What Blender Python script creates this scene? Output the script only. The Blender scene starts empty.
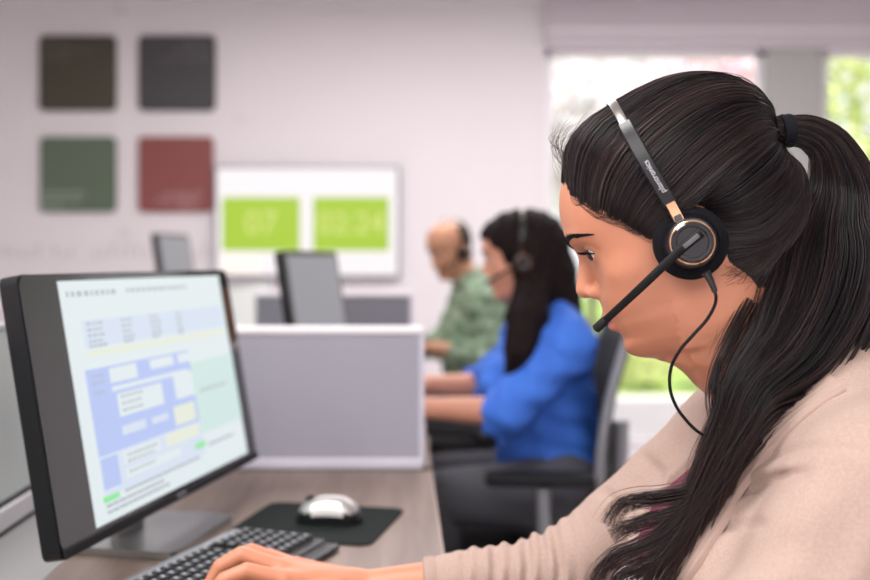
import bpy, bmesh, math
import numpy as np
from mathutils import Matrix, Vector

# ------------------------------------------------------------------ camera, sky, sun, lamps, exposure
SC = bpy.context.scene
COL = SC.collection
ZC = 1.16                      # eye height of the camera
FPX = 1080.0                   # focal length in pixels of the 870x580 frame
cam_d = bpy.data.cameras.new('camera'); cam = bpy.data.objects.new('camera', cam_d); COL.objects.link(cam)
cam.location = (0, 0, ZC); cam.rotation_euler = (math.pi/2, 0, 0)
cam_d.sensor_width = 36; cam_d.lens = FPX/870*36
cam_d.shift_x = 35/870; cam_d.shift_y = -30/870
cam_d.clip_start = .05; cam_d.clip_end = 200
cam_d.dof.use_dof = True; cam_d.dof.focus_distance = 1.05; cam_d.dof.aperture_fstop = 3.0
SC.camera = cam
SC.view_settings.view_transform = 'Standard'; SC.view_settings.look = 'None'
SC.view_settings.gamma = 1; SC.view_settings.use_curve_mapping = False
SC.view_settings.exposure = 0.18
SC.cycles.use_denoising = True
SC.cycles.max_bounces = 8; SC.cycles.transparent_max_bounces = 12
SC.cycles.sample_clamp_indirect = 4.0

W = bpy.data.worlds.new('sky'); SC.world = W; W.use_nodes = True
bg = W.node_tree.nodes['Background']; bg.inputs[0].default_value = (.96, .95, 1.0, 1); bg.inputs[1].default_value = 1.25

def lamp(name, typ, loc, rot, energy, color=(1, 1, 1), size=1, size_y=None):
    l = bpy.data.lights.new(name, typ); o = bpy.data.objects.new(name, l); COL.objects.link(o)
    o.location = loc; o.rotation_euler = rot; l.energy = energy; l.color = color
    if typ == 'AREA':
        l.size = size
        if size_y: l.shape = 'RECTANGLE'; l.size_y = size_y
    if typ == 'SUN': l.angle = .02
    return o
lamp('sun', 'SUN', (0, -5, 20), (math.radians(38), math.radians(14), 0), 5.5, (1, .96, .9))
lamp('ceiling_lamp', 'AREA', (-.9, .75, 2.68), (0, 0, 0), 48, (1, .97, .95), 1.2, .6)
lamp('ceiling_lamp', 'AREA', (.5, 4.4, 2.68), (0, 0, 0), 88, (1, .95, .97), 3.4, 2.2)
lamp('ceiling_lamp', 'AREA', (-.6, -1.4, 2.68), (0, 0, 0), 95, (1, .97, .95), 3.6, 2.2)

# ------------------------------------------------------------------ helpers
def P(px, py, d):
    "the point seen at pixel (px, py) of the photograph at the distance d along the view"
    return np.array([(px-400)/FPX*d, d, ZC-(py-260)/FPX*d])

def mat(name, col, rough=.5, metal=0, spec=.5, noise=None, bump=None, emit=None, sss=0, coat=0, attr=None, alpha=None):
    m = bpy.data.materials.new(name); m.use_nodes = True
    nt = m.node_tree; b = nt.nodes['Principled BSDF']
    b.inputs['Base Color'].default_value = (*col, 1); b.inputs['Roughness'].default_value = rough
    b.inputs['Metallic'].default_value = metal; b.inputs['Specular IOR Level'].default_value = spec
    b.inputs['Coat Weight'].default_value = coat
    if sss:
        b.inputs['Subsurface Weight'].default_value = sss
        b.inputs['Subsurface Radius'].default_value = (1, .35, .2); b.inputs['Subsurface Scale'].default_value = .006
    if emit:
        b.inputs['Emission Color'].default_value = (*emit[0], 1); b.inputs['Emission Strength'].default_value = emit[1]
    tc = nt.nodes.new('ShaderNodeTexCoord')
    if noise:            # (scale xyz, second colour, detail)
        mp = nt.nodes.new('ShaderNodeMapping'); mp.inputs['Scale'].default_value = noise[0]
        nz = nt.nodes.new('ShaderNodeTexNoise'); nz.inputs['Scale'].default_value = 1; nz.inputs['Detail'].default_value = noise[2]
        rp = nt.nodes.new('ShaderNodeValToRGB'); rp.color_ramp.elements[0].position = .35; rp.color_ramp.elements[1].position = .65
        rp.color_ramp.elements[0].color = (*col, 1); rp.color_ramp.elements[1].color = (*noise[1], 1)
        nt.links.new(tc.outputs['Object'], mp.inputs[0]); nt.links.new(mp.outputs[0], nz.inputs['Vector'])
        nt.links.new(nz.outputs[0], rp.inputs[0]); nt.links.new(rp.outputs[0], b.inputs['Base Color'])
    if bump:             # (scale xyz, strength, distance)
        mp = nt.nodes.new('ShaderNodeMapping'); mp.inputs['Scale'].default_value = bump[0]
        nz = nt.nodes.new('ShaderNodeTexNoise'); nz.inputs['Scale'].default_value = 1; nz.inputs['Detail'].default_value = 2
        bp = nt.nodes.new('ShaderNodeBump'); bp.inputs['Strength'].default_value = bump[1]; bp.inputs['Distance'].default_value = bump[2]
        nt.links.new(tc.outputs['Object'], mp.inputs[0]); nt.links.new(mp.outputs[0], nz.inputs['Vector'])
        nt.links.new(nz.outputs[0], bp.inputs['Height']); nt.links.new(bp.outputs[0], b.inputs['Normal'])
    if attr:             # (attribute, second colour)
        at = nt.nodes.new('ShaderNodeAttribute'); at.attribute_name = attr[0]
        mx = nt.nodes.new('ShaderNodeMix'); mx.data_type = 'RGBA'
        mx.inputs['A'].default_value = (*col, 1); mx.inputs['B'].default_value = (*attr[1], 1)
        src = b.inputs['Base Color'].links[0].from_socket if b.inputs['Base Color'].links else None
        if src: nt.links.new(src, mx.inputs['A'])
        nt.links.new(at.outputs['Fac'], mx.inputs['Factor']); nt.links.new(mx.outputs['Result'], b.inputs['Base Color'])
    if alpha is not None: b.inputs['Alpha'].default_value = alpha
    return m

def srgb(r, g, b):
    f = lambda c: (c/255/12.92) if c/255 <= .04045 else ((c/255+.055)/1.055)**2.4
    return (f(r), f(g), f(b))

def link(name, me, mats, parent=None, smooth=False):
    o = bpy.data.objects.new(name, me); COL.objects.link(o)
    for m in (mats if isinstance(mats, (list, tuple)) else [mats]): me.materials.append(m)
    if parent is not None: o.parent = parent
    if smooth: me.polygons.foreach_set('use_smooth', [True]*len(me.polygons))
    return o

def tag(o, label=None, cat=None, group=None, kind=None):
    if label: o['label'] = label
    if cat: o['category'] = cat
    if group: o['group'] = group
    if kind: o['kind'] = kind
    return o

def thing(name, label, cat, loc=(0, 0, 0), rz=0, group=None):
    o = bpy.data.objects.new(name, None); COL.objects.link(o); o.empty_display_size = .05
    o.location = loc; o.rotation_euler = (0, 0, rz)
    return tag(o, label, cat, group)

def copy_tree(o, parent=None):
    c = o.copy(); COL.objects.link(c)
    if parent is not None: c.parent = parent
    for ch in list(o.children): copy_tree(ch, c)
    return c

class MB:
    "collects shapes into one mesh"
    def __init__(s): s.bm = bmesh.new()
    def _mi(s, f0, mi, M=None):
        s.bm.faces.ensure_lookup_table()
        for f in s.bm.faces[f0:]: f.material_index = mi
    def box(s, c, size, bev=0, seg=2, M=None, mi=0):
        t = bmesh.new(); bmesh.ops.create_cube(t, size=1)
        bmesh.ops.scale(t, vec=size, verts=t.verts)
        if bev: bmesh.ops.bevel(t, geom=t.edges[:], offset=min(bev, min(size)*.49), segments=seg, affect='EDGES', profile=.5)
        bmesh.ops.translate(t, vec=c, verts=t.verts)
        if M is not None: bmesh.ops.transform(t, matrix=M, verts=t.verts)
        s._join(t, mi); return s
    def cyl(s, a, b, ra, rb=None, seg=24, mi=0, bev=0):
        a, b = Vector(a), Vector(b); rb = ra if rb is None else rb
        t = bmesh.new(); L = (b-a).length
        bmesh.ops.create_cone(t, cap_ends=True, segments=seg, radius1=ra, radius2=rb, depth=L)
        if bev:
            ed = [e for e in t.edges if abs(e.verts[0].co.z-e.verts[1].co.z) < 1e-6]
            bmesh.ops.bevel(t, geom=ed, offset=bev, segments=3, affect='EDGES', profile=.5)
        q = Vector((0, 0, 1)).rotation_difference((b-a).normalized())
        bmesh.ops.transform(t, matrix=Matrix.Translation((a+b)/2) @ q.to_matrix().to_4x4(), verts=t.verts)
        s._join(t, mi); return s
    def sph(s, c, r, mi=0, seg=24):
        t = bmesh.new(); bmesh.ops.create_uvsphere(t, u_segments=seg, v_segments=seg//2, radius=1)
        bmesh.ops.scale(t, vec=(r if hasattr(r, '__len__') else (r, r, r)), verts=t.verts)
        bmesh.ops.translate(t, vec=c, verts=t.verts); s._join(t, mi); return s
    def tube(s, pts, r, seg=10, mi=0, flat=1.0, up=(0, 0, 1)):
        v, f = tube_arrays(np.array([pts], float), np.array([np.full(len(pts), r) if np.isscalar(r) else r], float), seg, flat, up)
        s.raw(v, f, mi)
        n = len(pts)
        vs = s.bm.verts; vs.ensure_lookup_table(); b0 = len(vs)-len(v)
        for idx in (range(b0, b0+seg), range(b0+(n-1)*seg, b0+n*seg)):
            try:
                fc = s.bm.faces.new([vs[i] for i in idx]); fc.material_index = mi
            except ValueError: pass
        return s
    def raw(s, v, f, mi=0):
        vs = [s.bm.verts.new(x) for x in v]
        for q in f:
            try: s.bm.faces.new([vs[i] for i in q]).material_index = mi
            except ValueError: pass
        return s
    def prism(s, poly, z0, z1, M=None, mi=0, bev=0):
        t = bmesh.new()
        lo = [t.verts.new((x, y, z0)) for x, y in poly]; hi = [t.verts.new((x, y, z1)) for x, y in poly]
        t.faces.new(lo[::-1]); t.faces.new(hi); n = len(poly)
        for i in range(n): t.faces.new((lo[i], lo[(i+1) % n], hi[(i+1) % n], hi[i]))
        if bev:
            ed = [e for e in t.edges if all(v.co.z == z1 for v in e.verts)]
            bmesh.ops.bevel(t, geom=ed, offset=bev, segments=2, affect='EDGES')
        if M is not None: bmesh.ops.transform(t, matrix=M, verts=t.verts)
        s._join(t, mi); return s
    def lathe(s, prof, M=None, seg=40, mi=0):
        "prof: (radius, height) pairs turned about local z"
        t = bmesh.new(); rings = []
        for r, h in prof:
            rings.append([t.verts.new((r*math.cos(2*math.pi*k/seg), r*math.sin(2*math.pi*k/seg), h)) for k in range(seg)])
        for a, b in zip(rings, rings[1:]):
            for k in range(seg): t.faces.new((a[k], a[(k+1) % seg], b[(k+1) % seg], b[k]))
        t.faces.new(rings[0][::-1]); t.faces.new(rings[-1])
        bmesh.ops.remove_doubles(t, verts=t.verts, dist=1e-6)
        if M is not None: bmesh.ops.transform(t, matrix=M, verts=t.verts)
        s._join(t, mi); return s
    def _join(s, t, mi):
        for f in t.faces: f.material_index = mi
        me = bpy.data.meshes.new('tmp'); t.to_mesh(me); t.free(); s.bm.from_mesh(me); bpy.data.meshes.remove(me)
    def build(s, name, mats, parent=None, smooth=False, M=None):
        bmesh.ops.recalc_face_normals(s.bm, faces=s.bm.faces[:])
        me = bpy.data.meshes.new(name); s.bm.to_mesh(me); s.bm.free()
        if M is not None: me.transform(M)
        o = link(name, me, mats, parent, smooth)
        if smooth:
            try: me.set_sharp_from_angle(angle=math.radians(38))
            except Exception: pass
        return o

def rounded(w, h, r, n=6):
    out = []
    for cx, cy, a0 in ((w/2-r, h/2-r, 0), (-w/2+r, h/2-r, 90), (-w/2+r, -h/2+r, 180), (w/2-r, -h/2+r, 270)):
        for k in range(n+1):
            a = math.radians(a0+90*k/n); out.append((cx+r*math.cos(a), cy+r*math.sin(a)))
    return out

def tube_arrays(pts, rad, seg=3, flat=1.0, up=(0, 1, 0)):
    "pts (S,K,3), rad (S,K) -> verts, quad faces"
    S, K, _ = pts.shape
    T = np.gradient(pts, axis=1); T /= np.linalg.norm(T, axis=2, keepdims=True)+1e-12
    U = np.broadcast_to(np.array(up, float), T.shape)
    A = np.cross(T, U); n = np.linalg.norm(A, axis=2, keepdims=True)
    A = np.where(n < 1e-3, np.cross(T, np.array([.3, .2, .9])), A); A /= np.linalg.norm(A, axis=2, keepdims=True)+1e-12
    B = np.cross(A, T)
    ang = np.arange(seg)*2*np.pi/seg
    V = pts[:, :, None, :] + rad[:, :, None, None]*(A[:, :, None, :]*np.cos(ang)[None, None, :, None] + flat*B[:, :, None, :]*np.sin(ang)[None, None, :, None])
    base = (np.arange(S)[:, None, None]*K + np.arange(K-1)[None, :, None])*seg
    k = np.arange(seg)[None, None, :]; k2 = (k+1) % seg
    F = np.stack([base+k, base+k2, base+seg+k2, base+seg+k], -1).reshape(-1, 4)
    return V.reshape(-1, 3), F

def mesh_np(name, v, f, mats, parent=None, smooth=True, attrs=None):
    me = bpy.data.meshes.new(name)
    v = np.ascontiguousarray(v, np.float32); f = np.ascontiguousarray(f, np.int32)
    me.vertices.add(len(v)); me.vertices.foreach_set('co', v.ravel())
    k = f.shape[1]
    me.loops.add(f.size); me.loops.foreach_set('vertex_index', f.ravel())
    me.polygons.add(len(f)); me.polygons.foreach_set('loop_start', np.arange(len(f), dtype=np.int32)*k)
    if smooth: me.polygons.foreach_set('use_smooth', np.ones(len(f), bool))
    me.update(calc_edges=True); me.validate()
    for n, val in (attrs or {}).items():
        a = me.attributes.new(n, 'FLOAT', 'POINT'); a.data.foreach_set('value', np.ascontiguousarray(val, np.float32))
    return link(name, me, mats, parent)

def spline(pts, n):
    "Catmull-Rom through rows of pts"
    p = np.array(pts, float); m = len(p); t = np.linspace(0, m-1-1e-9, n); i = t.astype(int); u = (t-i)[:, None]
    g = lambda k: p[np.clip(k, 0, m-1)]
    a, b, c, d = g(i-1), g(i), g(i+1), g(i+2)
    return .5*(2*b+(c-a)*u+(2*a-5*b+4*c-d)*u*u+(3*b-a-3*c+d)*u**3)

# ------------------------------------------------------------------ smooth implicit bodies
def ell(p, c, r, R=None):
    q = p-np.asarray(c, np.float32)
    if R is not None: q = q@R
    r = np.asarray(r, np.float32)
    k0 = np.sqrt(((q/r)**2).sum(1))+1e-6; k1 = np.sqrt(((q/(r*r))**2).sum(1))+1e-6
    return k0*(k0-1)/k1
def rcone(p, a, b, ra, rb):
    a = np.asarray(a, np.float32); b = np.asarray(b, np.float32); ab = b-a
    t = np.clip(((p-a)@ab)/(ab@ab), 0, 1)
    return np.sqrt(((p-a-t[:, None]*ab)**2).sum(1))-(ra+t*(rb-ra))
def chain(p, pts, rs):
    d = None
    for i in range(len(pts)-1):
        e = rcone(p, pts[i], pts[i+1], rs[i], rs[i+1]); d = e if d is None else np.minimum(d, e)
    return d
def smin(a, b, k):
    h = np.clip(.5+.5*(b-a)/k, 0, 1); return b+(a-b)*h-k*h*(1-h)
def smax(a, b, k): return -smin(-a, -b, k)
def gauss(p, c, s):
    return np.exp(-(((p-np.asarray(c, np.float32))/np.asarray(s, np.float32))**2).sum(1))
def polydist(p, pts):
    d = None
    for a, b in zip(pts, pts[1:]):
        e = rcone(p, a, b, 0, 0); d = e if d is None else np.minimum(d, e)
    return d

def surface(sdf, lo, hi, h):
    "surface nets over a narrow band"
    lo = np.asarray(lo, float); hi = np.asarray(hi, float); C = 4
    nc = np.ceil((hi-lo)/(h*C)).astype(int)+1
    g = [lo[k]+(np.arange(nc[k])+.5)*h*C for k in range(3)]
    G = np.stack(np.meshgrid(*g, indexing='ij'), -1).reshape(-1, 3).astype(np.float32)
    D = np.concatenate([sdf(G[i:i+400000]) for i in range(0, len(G), 400000)]).reshape(nc)
    act = np.abs(D) < h*C*2.2
    V = np.repeat(np.repeat(np.repeat(np.where(D < 0, -1., 1.).astype(np.float32), C, 0), C, 1), C, 2)
    A = np.repeat(np.repeat(np.repeat(act, C, 0), C, 1), C, 2)
    idx = np.flatnonzero(A); sh = V.shape
    Vf = V.reshape(-1)
    for i in range(0, len(idx), 400000):
        j = idx[i:i+400000]; ijk = np.stack(np.unravel_index(j, sh), -1)
        Vf[j] = sdf((lo+(ijk+.5)*h).astype(np.float32))
    S = V < 0
    c8 = [S[a:sh[0]-1+a, b:sh[1]-1+b, c:sh[2]-1+c] for a in (0, 1) for b in (0, 1) for c in (0, 1)]
    al = c8[0].copy(); an = c8[0].copy()
    for x in c8[1:]: al &= x; an |= x
    cells = np.argwhere(an & ~al)
    acc = np.zeros((len(cells), 3)); cnt = np.zeros(len(cells))
    off = np.array([(a, b, c) for a in (0, 1) for b in (0, 1) for c in (0, 1)])
    vals = np.stack([V[tuple((cells+o).T)] for o in off], 1)
    for i in range(8):
        for j in range(i+1, 8):
            if abs(off[i]-off[j]).sum() != 1: continue
            vi, vj = vals[:, i], vals[:, j]; m = (vi < 0) != (vj < 0)
            t = np.where(m, vi/np.where(m, vi-vj, 1), 0)
            acc[m] += (off[i]+(off[j]-off[i])*t[:, None])[m]; cnt[m] += 1
    verts = lo+(cells+acc/cnt[:, None]+.5)*h
    ids = np.full(np.array(sh)-1, -1, np.int32); ids[tuple(cells.T)] = np.arange(len(cells))
    faces = []
    for ax in range(3):
        o = np.zeros(3, int); o[ax] = 1
        s0 = S[tuple(slice(0, sh[k]-1) for k in range(3))]; s1 = S[tuple(slice(o[k], sh[k]-1+o[k]) for k in range(3))]
        e = np.argwhere(s0 != s1); b, c = [k for k in range(3) if k != ax]
        e = e[(e[:, b] > 0) & (e[:, c] > 0)]
        ob = np.zeros(3, int); ob[b] = 1; oc = np.zeros(3, int); oc[c] = 1
        q = np.stack([ids[tuple((e-ob-oc).T)], ids[tuple((e-oc).T)], ids[tuple(e.T)], ids[tuple((e-ob).T)]], 1)
        flip = s0[tuple(e.T)] ^ (ax == 1)
        q[~flip] = q[~flip][:, ::-1]
        faces.append(q[(q >= 0).all(1)])
    return verts, np.concatenate(faces)

class Frame:
    "a head's own axes: f forward, l to its left, u up"
    def __init__(s, E, pitch, yaw, scale=1.0, roll=0):
        th, ps = math.radians(pitch), math.radians(yaw)
        f = np.array([-math.cos(ps)*math.cos(th), math.sin(ps)*math.cos(th), -math.sin(th)])
        l = np.array([-math.sin(ps), -math.cos(ps), 0]); u = np.cross(f, l)
        s.R = np.stack([f, l, u], 1); s.E = np.asarray(E, float); s.s = scale
    def loc(s, p): return ((p-s.E)@s.R/s.s).astype(np.float32)
    def wld(s, q): return np.asarray(q, float)*s.s@s.R.T+s.E
    def matrix(s):
        M = Matrix.Identity(4)
        for i in range(3):
            for j in range(3): M[i][j] = s.R[i, j]*s.s
            M[i][3] = s.E[i]
        return M

# face table: height, front, half width, back (mm in the head's own axes)
_T = np.array([[128, 40, 30, -45], [115, 70, 50, -60], [100, 84, 62, -70], [80, 94, 69.5, -72], [62, 98.5, 71.5, -70], [45, 100, 70.5, -65], [36, 99.5, 70, -60], [25, 95, 69, -55],
               [13, 90, 68, -45], [0, 88, 67, -35], [-15, 88, 64.5, -20], [-30, 90, 61, -12], [-44, 90, 57, -8], [-54, 86, 54, -5], [-61, 84, 52, -2],
               [-73, 80, 46, 2], [-82, 82, 40, 8], [-90, 79, 33, 14], [-97, 69, 25, 20], [-104, 48, 14, 26]], float)
_U = np.arange(-104, 128.5, 1.0)
_tt = np.interp(_U, _T[::-1, 0], np.arange(len(_T)))
def _cr(col):
    p = _T[::-1, col]; i = np.minimum(_tt.astype(int), len(p)-2); u = _tt-i
    g = lambda k: p[np.clip(k, 0, len(p)-1)]
    a, b, c, d = g(i-1), g(i), g(i+1), g(i+2)
    return .5*(2*b+(c-a)*u+(2*a-5*b+4*c-d)*u*u+(3*b-a-3*c+d)*u**3)
_F, _Wd, _B = _cr(1), _cr(2), _cr(3)

EYE = np.array([75.0, 31.5, 18.0])
def head_d(q, detail=True):
    "q in metres in the head's own axes"
    p = q*1000; p = np.stack([p[:, 0], np.abs(p[:, 1]), p[:, 2]], 1).astype(np.float32)
    f, l, u = p.T
    Fr, Wd, Bk = np.interp(u, _U, _F), np.interp(u, _U, _Wd), np.interp(u, _U, _B)
    f0 = np.clip(.25*(Fr+Bk), 5, 35)+6
    a = np.maximum(np.where(f > f0, Fr-f0, f0-Bk), 8); n = 2.35
    qq = ((np.abs(f-f0)/a)**n+(l/Wd)**n)**(1/n)
    d = (qq-1)*np.minimum(a, Wd)
    d = np.maximum(d, np.maximum(u-126, -102-u))
    d = smin(d, ell(p, (6, 0, 50), (93, 74, 80)), 14)
    d = d-2.5*gauss(p, (96, 24, 37), (14, 18, 7))-3*gauss(p, (62, 50, -8), (22, 16, 14))+2.0*gauss(p, (60, 66, 30), (30, 14, 20))
    d = d+10*gauss(p, (90, 32, 17), (16, 16, 9))
    d = smin(d, ell(p, EYE, (13.4, 13.6, 13.4)), 5)
    if detail: d = smax(d, -ell(p, EYE+(11.0, 1.0, -2.0), (8, 14.5, 5.2)), 1.2)
    # nose
    nz = rcone(p, (88, 0, 20), (100.5, 0, -15), 6.0, 9.6)
    nz = smin(nz, ell(p, (91, 11, -20.5), (9.5, 6.5, 6.8)), 4)
    nz = smax(nz, -ell(p, (98, 5.5, -27.5), (5, 3, 4.5)), 1.5)
    d = smin(d, nz, 7)
    # lips
    d = smin(d, ell(p, (86.5, 0, -47.5), (7.5, 20, 5.2)), 4); d = smin(d, ell(p, (83, 0, -59), (7.5, 17, 5.8)), 4)
    d = smax(d, -ell(p, (94, 0, -53.2), (9, 24, 1.1)), 1.5)
    # ear
    e = ell(p, (-8, 73, 6), (17, 31, 7), np.array([[.96, -.26, 0], [0, 0, 1], [.26, .96, 0]], np.float32))
    d = smin(d, e, 5)
    d = d+3*gauss(p, (-3, 78, 2), (8, 6, 13))
    return (d/1000*.9)
# ------------------------------------------------------------------ materials
WALLC = (.78, .74, .75)
M = {
 'wall': mat('wall_paint', WALLC, .9, bump=((300, 300, 300), .03, .001)),
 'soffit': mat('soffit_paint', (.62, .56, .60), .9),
 'ceil': mat('ceiling_paint', (.8, .79, .8), .9),
 'floor': mat('floor_vinyl', (.66, .62, .65), .3, noise=((2, 2, 2), (.72, .68, .70), 4)),
 'desk': mat('desk_laminate', (.170, .120, .095), .42, noise=((42, 3, 20), (.245, .180, .148), 6)),
 'deskedge': mat('desk_edge', (.42, .33, .27), .5, noise=((30, 6, 30), (.5, .4, .34), 4)),
 'fabric': mat('panel_fabric', (.33, .325, .385), .9, noise=((900, 900, 900), (.36, .355, .42), 2)),
 'fabricd': mat('panel_fabric_dark', (.23, .23, .27), .9, noise=((900, 900, 900), (.26, .26, .30), 2)),
 'capw': mat('panel_cap', (.86, .83, .85), .35),
 'capl': mat('panel_rail', (.62, .60, .70), .4),
 'frost': mat('frosted_glass', (.84, .90, .88), .5, spec=.3, alpha=.95),
 'alu': mat('aluminium', (.62, .63, .64), .35, metal=.9),
 'black': mat('black_plastic', (.006, .0065, .008), .32, spec=.35),
 'blackm': mat('black_matte', (.008, .008, .010), .65, spec=.3),
 'bezel': mat('glossy_bezel', (.012, .014, .017), .12, spec=.7, coat=.4),
 'silver': mat('silver_plastic', (.46, .45, .43), .36, metal=.7),
 'stand': mat('stand_metal', (.34, .34, .33), .3, metal=.8),
 'pad': mat('mouse_pad_cloth', (.006, .010, .009), .85, spec=.2, bump=((1500, 1500, 1500), .2, .0005)),
 'key': mat('key_plastic', (.016, .017, .019), .4),
 'keyl': mat('key_print', (.45, .47, .5), .6),
 'greym': mat('grey_metal', (.30, .31, .33), .4, metal=.6),
 'cover': mat('grey_cover', (.30, .30, .30), .45),
 'mesh': mat('chair_mesh', (.012, .013, .015), .8),
 'paver': mat('paving', (.72, .66, .68), .8, noise=((.8, .8, .8), (.8, .73, .75), 5)),
 'grass': mat('lawn', (.20, .34, .06), .9, noise=((3, 3, 3), (.34, .48, .10), 5)),
 'bark': mat('bark', (.12, .08, .06), .9, bump=((30, 30, 8), .6, .02)),
}

def struct(name, mb, m, parent=None):
    o = mb.build(name, m, parent)
    if parent is None: tag(o, kind='structure')
    return o

D = 6.6                                   # distance of the back wall
XJ = (545-400)/FPX*D                      # where the wall ends and the glazing begins
struct('floor', MB().box((.3, 1.9, -.05), (7.4, 9.8, .1)), M['floor'])
struct('ceiling', MB().box((.3, 1.9, 2.81), (7.4, 9.8, .1)), M['ceil'])
struct('wall_left', MB().box((-3.3, 1.9, 1.38), (.1, 9.8, 2.76)), M['wall'])
struct('wall_right', MB().box((4.05, 1.9, 1.38), (.1, 9.8, 2.76)), M['wall'])
struct('wall_front', MB().box((.3, -3.05, 1.38), (7.4, .1, 2.76)), M['wall'])
struct('wall_back', MB().box(((XJ-3.25)/2, D+.09, 1.38), (XJ+3.25, .18, 2.76)), M['wall'])
struct('baseboard_back', MB().box(((XJ-3.25)/2, D-.008, .05), (XJ+3.2, .016, .1), .004), M['capw'])
zs = ZC+(260-50)/FPX*D
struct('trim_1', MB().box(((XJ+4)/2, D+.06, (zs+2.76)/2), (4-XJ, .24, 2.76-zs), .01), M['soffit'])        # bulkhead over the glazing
struct('trim_2', MB().box(((XJ+4)/2, D-.005, zs+.11), (4-XJ, .14, .02), .004), M['capw'])
pxl, pxr = (766-400)/FPX*D, (822-400)/FPX*D
struct('trim_3', MB().box(((pxl+pxr)/2, D+.06, zs/2), (pxr-pxl, .2, zs), .01), mat('pillar_paint', (.44, .44, .42), .8))   # pillar in the glazing
glass = bpy.data.materials.new('window_glass'); glass.use_nodes = True
nt = glass.node_tree; nt.nodes.clear()
out = nt.nodes.new('ShaderNodeOutputMaterial'); mx = nt.nodes.new('ShaderNodeMixShader')
tr = nt.nodes.new('ShaderNodeBsdfTransparent'); gl = nt.nodes.new('ShaderNodeBsdfGlossy'); gl.inputs['Roughness'].default_value = .02
tr.inputs[0].default_value = (.97, .98, .97, 1); mx.inputs[0].default_value = .06
nt.links.new(tr.outputs[0], mx.inputs[1]); nt.links.new(gl.outputs[0], mx.inputs[2]); nt.links.new(mx.outputs[0], out.inputs[0])
for n, (xa, xb) in enumerate(((XJ, pxl), (pxr, 4.0))):
    w = tag(MB().box(((xa+xb)/2, D+.06, .03), (xb-xa, .06, .06), .004).box(((xa+xb)/2, D+.06, zs-.02), (xb-xa, .06, .04), .004)
            .box((xa+.025, D+.06, zs/2), (.05, .06, zs), .004).box((xb-.025, D+.06, zs/2), (.05, .06, zs), .004)
            .build('window_%d' % (n+1), M['capw']), kind='structure')
    MB().box(((xa+xb)/2, D+.06, zs/2), (xb-xa-.08, .008, zs-.1)).build('pane', glass, w)

# outside
struct('ground', MB().box((4, 8.1, -.06), (40, 2.7, .08)), M['paver'])
struct('lawn', MB().box((4, 22.5, -.08), (60, 26, .1)), M['grass'])

rng = np.random.default_rng(7)
def leaf_cloud(c, r, n, size, hollow=.55):
    v = rng.normal(size=(n, 3)); v /= np.linalg.norm(v, axis=1, keepdims=True)
    lump = 1+.18*np.sin(v[:, 0]*7+1)*np.cos(v[:, 2]*6)+.12*np.sin(v[:, 1]*11)
    p = v*(hollow+(1-hollow)*rng.random((n, 1))**.6)*lump[:, None]*np.array(r)+np.array(c)
    a = rng.normal(size=(n, 3)); a /= np.linalg.norm(a, axis=1, keepdims=True)
    b = np.cross(a, rng.normal(size=(n, 3))); b /= np.linalg.norm(b, axis=1, keepdims=True)
    s = size*(.6+.8*rng.random((n, 1)))
    V = np.stack([p-a*s, p-b*s*.5, p+a*s, p+b*s*.5], 1).reshape(-1, 3)
    return V, np.arange(4*n).reshape(n, 4), np.repeat(rng.random(n), 4)
def leafmat(name, c0, c1): return mat(name, c0, .6, attr=('tone', c1))
LM = [leafmat('blossom_pale', (.52, .47, .47), (.95, .86, .90)), leafmat('leaf_yellow_green', (.42, .55, .10), (.85, .86, .45)),
      leafmat('leaf_grey_green', (.30, .36, .26), (.62, .64, .58)), leafmat('blossom_pink', (.85, .42, .58), (.95, .75, .82))]
def tree(name, label, cat, px, d, zc, r, trunk, kind, n, size, group=None):
    x = (px-400)/FPX*d
    t = thing(name, label, cat, (x, d, -.03), 0, group)
    if trunk:
        MB().tube([(0, 0, 0), (.04, 0, zc*.4), (-.03, .05, zc*.8), (0, 0, zc+.3)], [trunk, trunk*.85, trunk*.6, trunk*.3], 10).build('trunk', M['bark'], t, True)
    v, f, tone = leaf_cloud((0, 0, zc), r, n, size)
    mesh_np('blossom_crown' if kind in (0, 3) else 'foliage', v, f, LM[kind], t, False, {'tone': tone})
    return t
tree('blossom_tree', 'pale blossoming tree outside, just right of where the white wall ends', 'tree', 590, 11.6, 2.9, (.85, .75, 1.4), .09, 0, 2600, .065)
tree('blossom_tree', 'pink blossoming tree outside above the crown of the woman in beige', 'tree', 690, 14.2, 3.3, (.95, .9, 1.5), .09, 3, 2400, .075)
tree('broadleaf_tree', 'grey green tree outside between the pink blossoms and the pillar', 'tree', 745, 17.2, 2.9, (1.2, 1.0, 2.1), .1, 2, 2400, .09)
tree('broadleaf_tree', 'sunny yellow green tree outside right of the grey pillar', 'tree', 872, 11.6, 2.3, (.95, .8, 1.7), .1, 1, 2600, .07)
tree('hedge_shrub', 'yellow green shrub outside, seen under the chin of the woman in beige', 'shrub', 640, 9.95, .22, (.30, .26, .30), 0, 1, 1500, .035, 'shrubs on the lawn outside')
tree('hedge_shrub', 'grey green shrub outside, seen beside the far shoulder of the woman in beige', 'shrub', 725, 9.95, .24, (.30, .26, .33), 0, 2, 1300, .035, 'shrubs on the lawn outside')
tree('hedge_shrub', 'yellow green shrub outside behind the chair of the woman in blue', 'shrub', 560, 9.95, .22, (.30, .26, .30), 0, 1, 1300, .035, 'shrubs on the lawn outside')

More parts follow.
